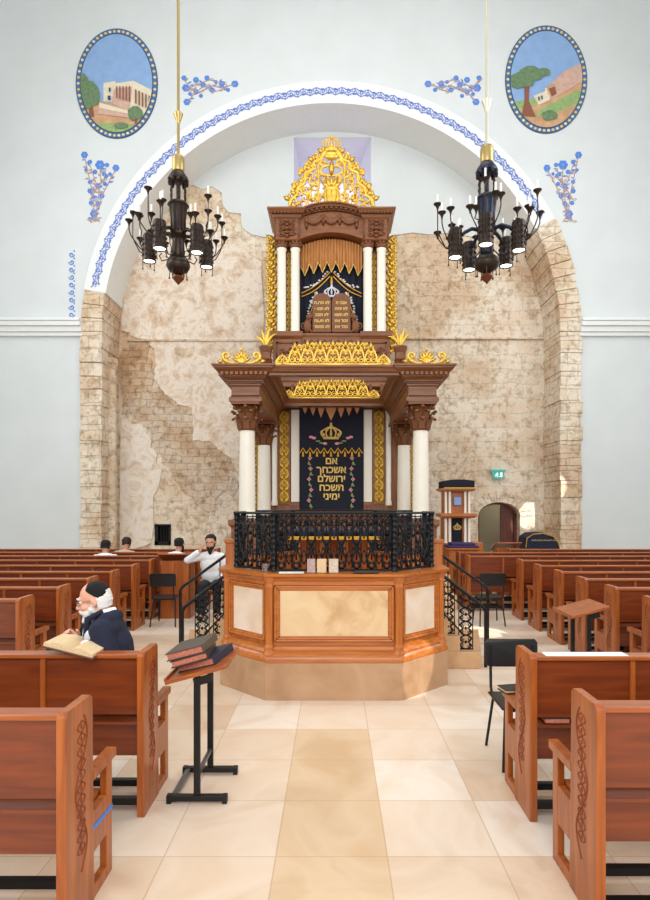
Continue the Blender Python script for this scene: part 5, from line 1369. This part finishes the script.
for o_ in ch.children:
    if o_.name.startswith('body') or o_.name.startswith('arm'): o_.material_slots[0].link = 'OBJECT'; o_.material_slots[0].material = M['bronze']
ch2 = dup(ch, (2.22, 8.6, 5.08), 'blue black chandelier with cylinder lamps and candles, hanging right of the ark', math.radians(-106))
M['steelrod'] = plain('pale brushed brass', '#cfcbb8', .4, metal=.5)
for o_ in ch2.children:
    k_ = o_.name.split('.')[0]
    if k_ in ('body', 'arm', 'rod', 'crown_plate'): o_.material_slots[0].link = 'OBJECT'; o_.material_slots[0].material = M['steelrod'] if k_ == 'rod' else M['bronzeb']

# ================================================================== SIDE FURNITURE ON THE RIGHT
sa = thing('small_ark', 'small wooden ark with cream columns and navy top cloth, right of the bimah', 'ark', (2.82, 13.2, 0))
D = 13.0
def XZ(px, py, d=13.0): p = P(px, py, d); return p.x, p.z
x0, _ = XZ(443.5, 0); x1, _ = XZ(474, 0)
b = MB(); z1 = XZ(0, 543)[1]; b.rectloft(x0-.05, x1+.2, 13.0, 13.6, [(.04, 0), (.04, .12), (0, .16), (0, z1)]); b.rectloft(x0+.04, x1-.04, 13.2, 13.6, [(0, z1), (0, XZ(0, 518)[1])])
zb = XZ(0, 518)[1]; zt = XZ(0, 513)[1]; b.rectloft(x0, x1, 13.0, 13.6, [(0, zb), (.06, zb+.04), (.06, zt-.02), (0, zt)])
z2 = XZ(0, 490)[1]; b.rectloft(x0+.06, x1-.06, 13.2, 13.6, [(0, zt), (0, z2)]); b.rectloft(x0, x1-.02, 13.02, 13.6, [(.0, z2-.03), (.05, z2), (.05, z2+.04)])
b.build('carcass', M['bimahz'], sa)
for px in (446.5, 450.5, 466, 470):
    b = MB(); cx = XZ(px, 0)[0]; b.lathe([(.04, z1), (.03, z1+.03), (.03, zb)], (cx, 13.08, 0), 10); b.build('column', M['cream'], sa, smooth=.7)
    b = MB(); b.lathe([(.034, zt), (.028, zt+.03), (.028, z2-.03)], (cx, 13.08, 0), 10); b.build('column', M['cream'], sa, smooth=.7)
b = MB(); xa, xb_ = XZ(453.5, 0)[0], XZ(463.5, 0)[0]; b.box(xa, xb_, 13.14, 13.2, z1+.02, zb); cc = b.build('small_curtain', M['navy'], sa)
b = MB(); crown(b, (xa+xb_)/2, z1+.28, .17, .16, 13.13, .009); b.build('crown_embroidery', M['goldpaint'], cc, smooth=True)
b = MB(); b.box(xa+.03, xb_-.03, 13.1, 13.16, XZ(0, 505)[1], XZ(0, 497)[1]); b.build('blue_plaque', M['bluel'], sa, bevel=.004)
b = MB(); n = 12; xs2 = [x0-.0+(x1-x0+.0)*i/n for i in range(n+1)]
tp = XZ(0, 479.5)[1]
b.loft([[Vector((x, 12.94, z2+.03)), Vector((x, 12.94, tp-.03*((i-n/2)/(n/2))**2)), Vector((x, 13.62, tp-.03*((i-n/2)/(n/2))**2)), Vector((x, 13.62, z2+.03))] for i, x in enumerate(xs2)])
tc = b.build('top_cloth', M['navy'], sa)
b = MB(); b.box(xs2[0], xs2[-1], 12.93, 12.945, z2+.03, z2+.055); b.build('gold_trim', M['goldband'], tc)
lt = thing('prayer_lectern', 'wooden lectern with purple cloth in front of the small ark', 'lectern', (2.95, 12.3, 0))
xa, xb_ = P(449, 0, 12.2).x, P(478, 0, 12.2).x; zt = P(0, 548, 12.2).z
b = MB(); b.rectloft(xa, xb_, 12.2, 12.65, [(.03, 0), (.03, .1), (0, .12), (0, zt-.06), (.05, zt-.03), (.05, zt)]); b.build('cabinet', M['bimahz'], lt)
b = MB(); b.box(xa-.02, xb_+.02, 12.16, 12.7, zt+.0, zt+.05); b.box(xa+.05, xb_-.05, 12.2, 12.6, zt+.05, zt+.10); b.build('purple_cloth', M['purple'], lt, bevel=.02)
# low marble board with papers leaning on the small ark
b = MB(); b.box(P(448, 0, 12.6).x, P(461, 0, 12.6).x, 12.72, 12.75, P(0, 543, 12.7).z, P(0, 536, 12.7).z)
# navy draped reading table on the right
dt = thing('draped_lectern', 'rounded lectern draped in navy velvet with gold trim, beneath the bright wall spot', 'lectern', (4.5, 14.0, 0))
d = 13.9; ya, yb = 13.7, 14.3
xa, xb_ = P(523, 0, d).x, P(558, 0, d).x
prof = [(523, 546), (524, 537), (530, 533), (540, 532), (550, 535), (555, 541), (558, 552)]
pts = [(P(px, py, d).x, P(px, py, d).z) for px, py in prof]
b = MB(); b.prism([(pts[0][0]+.03, 0)]+[(p[0], p[1]) for p in pts]+[(pts[-1][0]-.03, 0)], (0, ya, 0), (1, 0, 0), (0, 0, 1), (0, 1, 0), .6); b.build('velvet_cover', M['navycloth'], dt, bevel=.02)
b = MB(); b.tube([Vector((p[0], ya-.01, p[1]-.02)) for p in pts], .009, 5); b.build('gold_trim', M['goldband'], dt)
b = MB(); 
for i in range(11):
    x_ = xa+.14+(xb_-xa-.28)*i/10; b.tube([(x_, ya-.012, P(0, 540.5, d).z), (x_+.02, ya-.012, P(0, 539, d).z), (x_+.035, ya-.012, P(0, 540.2, d).z)], .006, 4)
b.build('gold_embroidery', M['goldpaint'], dt)
# exit sign on the back wall
sg = thing('exit_sign', 'small green emergency exit sign fixed high on the stone wall right of the ark', 'sign', (P(498, 0, 16.9).x, 16.9, P(0, 475, 16.9).z))
x0, z0 = P(491.5, 478, 16.9).x, P(0, 478.5, 16.9).z; x1, z1 = P(504.5, 0, 16.9).x, P(0, 471.5, 16.9).z
b = MB(); b.prism([(x0, z1), (x1, z1), (x1-.05, z0), (x0+.05, z0)], (0, 16.87, 0), (1, 0, 0), (0, 0, 1), (0, 1, 0), .05); b.box(x0-.02, x1+.02, 16.84, 16.99, z1, z1+.05); b.build('sign_body', M['signg'], sg)
b = MB(); cx, cz = (x0+x1)/2, (z0+z1)/2; y = 16.862
b.ell((cx-.03, y, cz+.055), (.016, .006, .016), 8, 5); b.tube([(cx-.035, y, cz+.035), (cx-.05, y, cz-.01)], .014, 5)
for q in (((-.05, -.01), (-.02, -.03), (-.035, -.065)), ((-.05, -.01), (-.075, -.03), (-.1, -.035)), ((-.035, .03), (-.005, .015), (.01, .03)), ((-.035, .03), (-.07, .02), (-.08, -.0))): b.tube([(cx+u, y, cz+v) for u, v in q], .008, 4)
b.box(cx+.06, cx+.11, y-.003, y+.005, cz-.06, cz+.07); b.tube([(cx-.0, y, cz-.045), (cx+.045, y, cz-.045)], .006, 4)
b.build('running_figure', M['signw'], sg)
# ================================================================== PEOPLE
def head_mb(mb, c, R, k=1.0):
    """skull, face and neck root; local forward is -Y"""
    c = Vector(c)
    def e(p, r): 
        mb.ell(c+R@(Vector(p)*k), tuple(x*k for x in r), 16, 12, R)
    e((0, .012, .035), (.076, .096, .088)); e((0, -.018, -.035), (.060, .074, .070)); e((0, -.045, -.085), (.034, .038, .028))
    e((0, -.078, .028), (.050, .018, .014)); e((.038, -.062, -.025), (.026, .026, .026)); e((-.038, -.062, -.025), (.026, .026, .026))
    e((0, -.082, -.062), (.024, .014, .011)); e((0, -.080, -.050), (.026, .013, .007))
    def cap(a, b2, r0, r1): mb.capsule(c+R@(Vector(a)*k), c+R@(Vector(b2)*k), r0*k, r1*k, 10)
    cap((0, -.090, .014), (0, -.112, -.024), .010, .015); e((.012, -.100, -.028), (.010, .012, .009)); e((-.012, -.100, -.028), (.010, .012, .009))
    for s in (-1, 1): e((s*.078, .012, -.004), (.010, .020, .033)); e((s*.083, .004, .006), (.008, .012, .018))
def eyes(parent, c, R, k=1.0):
    for s in (-1, 1):
        m = MB(); m.ell(Vector(c)+R@(Vector((s*.031, -.078, .010))*k), .0125*k, 10, 8); e_ = m.build('eye', M['eye'], parent, smooth=True)
        m = MB(); m.ell(Vector(c)+R@(Vector((s*.031, -.088, .010))*k), .0060*k, 8, 6); m.build('iris', M['iris'], e_, smooth=True)
def hand_mb(mb, w, d, n, side, k=1.0, curl=.6):
    """w wrist, d pointing direction, n palm normal (towards which fingers curl)"""
    w, d, n = Vector(w), Vector(d).normalized(), Vector(n).normalized(); q = d.cross(n).normalized()*side
    R = Matrix((q, d, n)).transposed()
    mb.ell(w+d*.045*k, (.040*k, .050*k, .016*k), 12, 8, R)
    for i, (off, L) in enumerate(((-.030, .068), (-.010, .078), (.010, .073), (.029, .058))):
        p = w+d*.075*k+q*off*k; a = 0
        mb.capsule(w+d*.03*k+q*off*.8*k, p, .010*k, .0095*k, 8)
        for j in range(3):
            a += curl*(.5 if j == 0 else .9); s = L*k*(.45, .32, .23)[j]
            p2 = p+(d*math.cos(a)+n*math.sin(a))*s; mb.capsule(p, p2, (.0092-.001*j)*k, (.0085-.001*j)*k, 8); p = p2
    p = w+d*.018*k-q*.026*k; dd = (d*.7-q*.7+n*.35).normalized()
    for L in (.036, .03, .024):
        p2 = p+dd*L*k; mb.capsule(p, p2, .012*k, .0095*k, 8); p = p2; dd = (dd+d*.35+n*.2).normalized()
def torso(mb, hip, chest, neckb, sw, g=0.0, fwd=Vector((0, -1, 0)), belly=.0):
    """g is the garment allowance"""
    hip, chest, neckb = Vector(hip), Vector(chest), Vector(neckb)
    up = (chest-hip).normalized(); right = fwd.cross(up).normalized(); f = up.cross(right)
    R = Matrix((right, f, up)).transposed()
    mb.ell(hip, (.165+g, .12+g, .12+g), 16, 10, R); mb.ell(hip.lerp(chest, .5)-f*0+fwd*belly, (.150+g, .118+g, .17+g), 16, 10, R)
    mb.ell(chest, (sw*.80+g, .115+g, .17+g), 16, 10, R); mb.ell(chest.lerp(neckb, .62), (sw*.86+g, .085+g, .065+g), 16, 10, R)
    return right
def limb(mb, pts, rs, g=0.0):
    for i in range(len(pts)-1): mb.capsule(pts[i], pts[i+1], rs[i]+g, rs[i+1]+g, 12)

# ---- old man on the left front pew, turned left over a book
om = thing('person', 'old man with white beard, black skullcap and navy suit reading on the left front pew', 'person', (-1.50, 3.9, .44))
hc = Vector((-1.595, 3.94, 1.235)); Rh = Matrix.Rotation(math.radians(-80), 3, 'Z')@Matrix.Rotation(math.radians(14), 3, 'X')
hip, chest, nk = Vector((-1.46, 3.88, .56)), Vector((-1.475, 3.92, .90)), Vector((-1.515, 3.93, 1.140))
fw = Vector((-1, -.12, 0)).normalized()
body = MB(); rt_ = torso(body, hip, chest, nk, .205, 0, fw); head_mb(body, hc, Rh); body.capsule(nk-Vector((0, 0, .06)), hc+Rh@Vector((0, .03, -.05)), .058, .055, 12)
sh = {}
for s in (-1, 1):
    a = chest.lerp(nk, .62)+rt_*s*.165; sh[s] = a
nearS = -1 if (rt_*-1).y < (rt_*1).y else 1
arms = {nearS: [sh[nearS], Vector((-1.38, 3.72, .80)), Vector((-1.56, 3.70, 1.0))], -nearS: [sh[-nearS], Vector((-1.68, 4.12, .82)), Vector((-1.66, 3.84, .99))]}
legs = {nearS: [hip+Vector((0, -.06, 0)), Vector((-1.87, 3.92, .53)), Vector((-1.90, 4.02, .09))], -nearS: [hip+Vector((0, .06, 0)), Vector((-1.83, 4.08, .54)), Vector((-1.82, 4.2, .09))]}
for s in (-1, 1):
    limb(body, arms[s], [.050, .040, .028]); limb(body, legs[s], [.085, .055, .040]); body.capsule(legs[s][2]-Vector((0, 0, .03)), legs[s][2]+Vector((-.16, 0, -.045)), .042, .032)
hand_mb(body, arms[nearS][2], (-.9, .25, .05), (0, .15, -1), 1, 1.0, .45)
hand_mb(body, arms[-nearS][2], (-.5, -.3, .6), (.3, -.4, -.6), -1, 1.0, .7)
organic('body', body, M['skin'], om, .007, 2)
eyes(om, hc, Rh)
m = MB(); torso(m, hip, chest, nk, .205, .030, fw)
for s in (-1, 1): limb(m, [arms[s][0], arms[s][1], arms[s][2].lerp(arms[s][1], .16)], [.066, .058, .046], .008)
m.capsule(nk-rt_*.10-fw*.03-Vector((0, 0, .03)), nk+rt_*.10-fw*.03-Vector((0, 0, .03)), .055, .055); m.ell(nk-fw*.04+Vector((0, 0, -.01)), (.075, .085, .05))
jk = organic('jacket', m, M['suit'], om, .009, 3)
m = MB()          # lapels, collar roll
up_ = (nk-chest).normalized()
for s in (-1, 1):
    m.tube([nk+rt_*s*.07+fw*.0+Vector((0, 0, .03)), nk+rt_*s*.085+fw*.09-Vector((0, 0, .02)), chest+rt_*s*.05+fw*.155+Vector((0, 0, .02)), chest+rt_*s*.01+fw*.155-Vector((0, 0, .1))], [.016, .024, .02, .01], 8)
m.build('lapel', M['suit'], jk, smooth=True)
m = MB(); m.ell(chest.lerp(nk, .45)+fw*.100, (.06, .10, .13), 14, 10, Matrix.Rotation(.0, 3, 'Z')); m.tube([nk+rt_*.060+Vector((.0, 0, .02)), nk+rt_*.045+fw*.05+Vector((0, 0, .01)), nk+fw*.075+Vector((0, 0, -.03)), nk-rt_*.045+fw*.05+Vector((0, 0, .01)), nk-rt_*.060+Vector((.0, 0, .02)), nk-fw*.055+Vector((0, 0, .035))], .020, 8, closed=True)
organic('shirt', m, M['shirt'], om, .007, 2)
for s in (-1, 1):
    m = MB(); a, b2 = arms[s][1], arms[s][2]; m.capsule(b2.lerp(a, .16), b2.lerp(a, .04), .038, .036, 12); m.build('shirt_cuff', M['shirt'], om, smooth=True)
m = MB(); m.tube([nk+fw*.115+Vector((0, 0, -.03)), nk+fw*.15+Vector((0, 0, -.09)), chest+fw*.17+Vector((0, 0, .0))], [.022, .018, .03], 8, flat=(0, 1, 0)); m.build('necktie', M['velvet'], om, smooth=True)
m = MB()
for s in (-1, 1): limb(m, legs[s], [.095, .066, .055], .012)
m.ell(hip, (.18, .16, .13), 14, 10); organic('trousers', m, M['suit'], om, .012, 2)
for s in (-1, 1): m = MB(); p = legs[s][2]; m.capsule(p+Vector((.03, 0, -.04)), p+Vector((-.17, 0, -.052)), .044, .036, 12); m.build('shoe', M['velvet'], om, smooth=True)
m = MB()          # beard
def hp(p): return hc+Rh@Vector(p)
for p, r in (((0, -.055, -.085), .044), ((.03, -.05, -.07), .034), ((-.03, -.05, -.07), .034), ((0, -.07, -.12), .042), ((0, -.08, -.155), .036), ((0, -.085, -.185), .026), ((.052, -.018, -.05), .026), ((-.052, -.018, -.05), .026), ((.066, .0, -.02), .016), ((-.066, .0, -.02), .016), ((.015, -.098, -.048), .013), ((-.015, -.098, -.048), .013), ((.028, -.09, -.056), .014), ((-.028, -.09, -.056), .014)): m.ell(hp(p), r, 10, 8)
organic('beard', m, M['whitehair'], om, .006, 1)
m = MB()          # hair at the back and sides below the cap
for i in range(19):
    a = math.radians(12+i*8.7)
    for z, r in ((.045, .013), (.025, .015), (.005, .016), (-.015, .016), (-.035, .014), (-.052, .011)): m.ell(hp((.070*math.cos(a), .020+.084*math.sin(a)*(1 if z > -.03 else .92), z)), r, 8, 6)
organic('hair', m, M['whitehair'], om, .006, 3)
for s in (-1, 1): m = MB(); m.tube([hp((s*.014, -.094, .034)), hp((s*.032, -.093, .040)), hp((s*.052, -.078, .032))], .006, 6); m.build('eyebrow', M['whitehair'], om, smooth=True)
def cap_dome(parent, c, R, k, mat, tilt=.35, rr_=.098, flat=.62):
    m = MB(); RR = R@Matrix.Rotation(-tilt, 3, 'X'); o = Vector(c)+R@Vector((0, .030, .046))*k
    prof_ = [(rr_*math.cos(t)*k, rr_*flat*1.25*math.sin(t)*k) for t in [PI/2*i/8 for i in range(8)]]+[(.004, rr_*flat*1.25*k)]
    q = MB(); q.lathe([(rr_*k*1.0, -.012*k)]+prof_, (0, 0, 0), 20); q.v = [o+RR@v for v in q.v]; return q.build('skullcap', mat, parent, smooth=.8)
cap_dome(om, hc, Rh, 1.0, M['velvet'], .72, .086, .70)
m = MB()
for s in (-1, 1):
    m.tube([hp((s*.031+.022*math.cos(t), -.098, .006+.018*math.sin(t))) for t in [2*PI*i/14 for i in range(14)]], .0018, 5, closed=True)
    m.tube([hp((s*.053, -.097, .012)), hp((s*.078, -.05, .014)), hp((s*.082, .0, .012))], .0018, 5)
m.tube([hp((-.009, -.1, .01)), hp((0, -.104, .014)), hp((.009, -.1, .01))], .0018, 5); m.build('glasses', M['metalrail'], om)

# ---- bearded man leaning on his hand
def seated(label, base, yaw, hair, shirt, cap=None, beard=None, pose='rest', face=True, headyaw=0, headpitch=0, lean=0.0, slouch=0.0):
    """base = point on the seat below the hips; yaw 0 faces the camera"""
    base = Vector(base); Rb = Matrix.Rotation(yaw, 3, 'Z')
    p = thing('person', label, 'person', base)
    def L(x, y, z): return base+Rb@Vector((x, y, z))
    hip, chest, nk = L(0, 0, .11), L(0, -.04-lean*.5, .42-slouch*.5), L(0, -.05-lean, .64-slouch)
    hc = L(0, -.08-lean*1.1, .79-slouch*1.15); R = Rb@Matrix.Rotation(headyaw, 3, 'Z')@Matrix.Rotation(headpitch, 3, 'X'); f = Rb@Vector((0, -1, 0))
    b_ = MB(); r_ = torso(b_, hip, chest, nk, .2, 0, f); head_mb(b_, hc, R); b_.capsule(nk-Vector((0, 0, .05)), hc+R@Vector((0, .03, -.05)), .056, .052)
    arm = {}
    for s in (-1, 1):
        a = chest.lerp(nk, .62)+r_*s*.165
        side = 1 if (Rb@Vector((1, 0, 0))).dot(r_*s) > 0 else -1     # +1: local +x
        if pose == 'lean' and side < 0:  arm[side] = [a, L(-.38, -.14, .50), L(-.165, -.13-lean, .66)]
        elif pose == 'lean': arm[side] = [a, L(.27, -.1, .34), L(.14, -.22, .16)]
        elif pose == 'desk': arm[side] = [a, L(side*.25, -.22, .40), L(side*.12, -.42, .50)]
        else: arm[side] = [a, L(side*.24, -.04, .30), L(side*.12, -.26, .18)]
    leg = {s: [L(s*.09, 0, .08), L(s*.12, -.42, .10), L(s*.12, -.46, -.34)] for s in (-1, 1)}
    for s in (-1, 1):
        limb(b_, arm[s], [.05, .040, .028]); limb(b_, leg[s], [.085, .055, .04]); b_.capsule(leg[s][2], leg[s][2]+Rb@Vector((0, -.14, -.04)), .04, .032)
        dvec = (arm[s][2]-arm[s][1]).normalized()
        if pose == 'lean' and s < 0: dvec = Rb@Vector((.35, -.05, .9))
        hand_mb(b_, arm[s][2], dvec, (Rb@Vector((-s*.4, .3, -.6))), s, 1.0, .6)
    organic('body', b_, M['skin2'], p, .010, 2)
    if face: eyes(p, hc, R)
    m = MB(); torso(m, hip, chest, nk, .2, .024, f)
    for s in (-1, 1): limb(m, [arm[s][0], arm[s][1], arm[s][2].lerp(arm[s][1], .2)], [.062, .054, .042], .006)
    organic('shirt', m, M[shirt], p, .011, 3)
    m = MB(); m.ell(hip-Vector((0, 0, .02)), (.185, .15, .12), 12, 8, Rb)
    for s in (-1, 1): limb(m, leg[s], [.092, .066, .052], .010)
    organic('trousers', m, M['trousers'], p, .013, 2)
    for s in (-1, 1): m = MB(); q = leg[s][2]; m.capsule(q+Vector((0, 0, -.02)), q+Rb@Vector((0, -.16, -.048)), .044, .036, 10); m.build('shoe', M['velvet'], p, smooth=True)
    def hp(v): return hc+R@Vector(v)
    m = MB()
    for i in range(11):
        a = math.radians(-8+i*19.6)
        for z, r in ((.10, .022), (.065, .026), (.025, .023), (-.015, .019)): m.ell(hp((.070*math.cos(a)*(1 if z < .08 else .75), .026+.080*math.sin(a)*(1 if z < .08 else .75), z)), r, 8, 6)
    m.ell(hp((0, .02, .072)), (.072, .086, .060), 12, 8, R)
    organic('hair', m, M[hair], p, .008, 1)
    if beard:
        m = MB()
        for v, r in (((0, -.055, -.085), .044), ((.03, -.05, -.07), .036), ((-.03, -.05, -.07), .036), ((0, -.07, -.115), .040), ((0, -.08, -.15), .030), ((.055, -.015, -.045), .026), ((-.055, -.015, -.045), .026), ((.068, .0, -.01), .018), ((-.068, .0, -.01), .018), ((.018, -.098, -.048), .012), ((-.018, -.098, -.048), .012), ((.03, -.088, -.058), .014), ((-.03, -.088, -.058), .014)): m.ell(hp(v), r, 10, 8)
        organic('beard', m, M[beard], p, .007, 1)
    if face:
        for s in (-1, 1): m = MB(); m.tube([hp((s*.014, -.094, .034)), hp((s*.032, -.093, .039)), hp((s*.052, -.078, .032))], .006, 5); m.build('eyebrow', M[hair], p, smooth=True)
    if cap: cap_dome(p, hc, R, 1.0, M[cap], .25, .088, .6)
    return p
seated('bearded man in white shirt leaning his head on one hand, facing the viewer, far left', (P(211, 0, 9.9).x, 9.95, .46), .12, 'blackhair', 'shirt', 'velvet', 'blackhair', 'lean', True, -.15, .28, .1)
seated('man in white shirt with dark hair seen from behind at the slanted desk, far left', (P(171, 0, 10.75).x, 10.72, .44), PI-.5, 'blackhair', 'shirt', None, 'blackhair', 'rest', True, .25, .1, .14, .08)
seated('dark haired man in white shirt seen from behind, leftmost in the far pews', (P(102.5, 0, 10.7).x, 10.72, .44), PI+.15, 'blackhair', 'shirt', None, None, 'rest', True, -.3, .25, .16, .12)
seated('brown haired man in beige shirt seen from behind, beside the leftmost man', (P(119.5, 0, 11.52).x, 11.54, .44), PI-.1, 'brownhair', 'beige', None, None, 'rest', True, .25, .4, .2, .12)
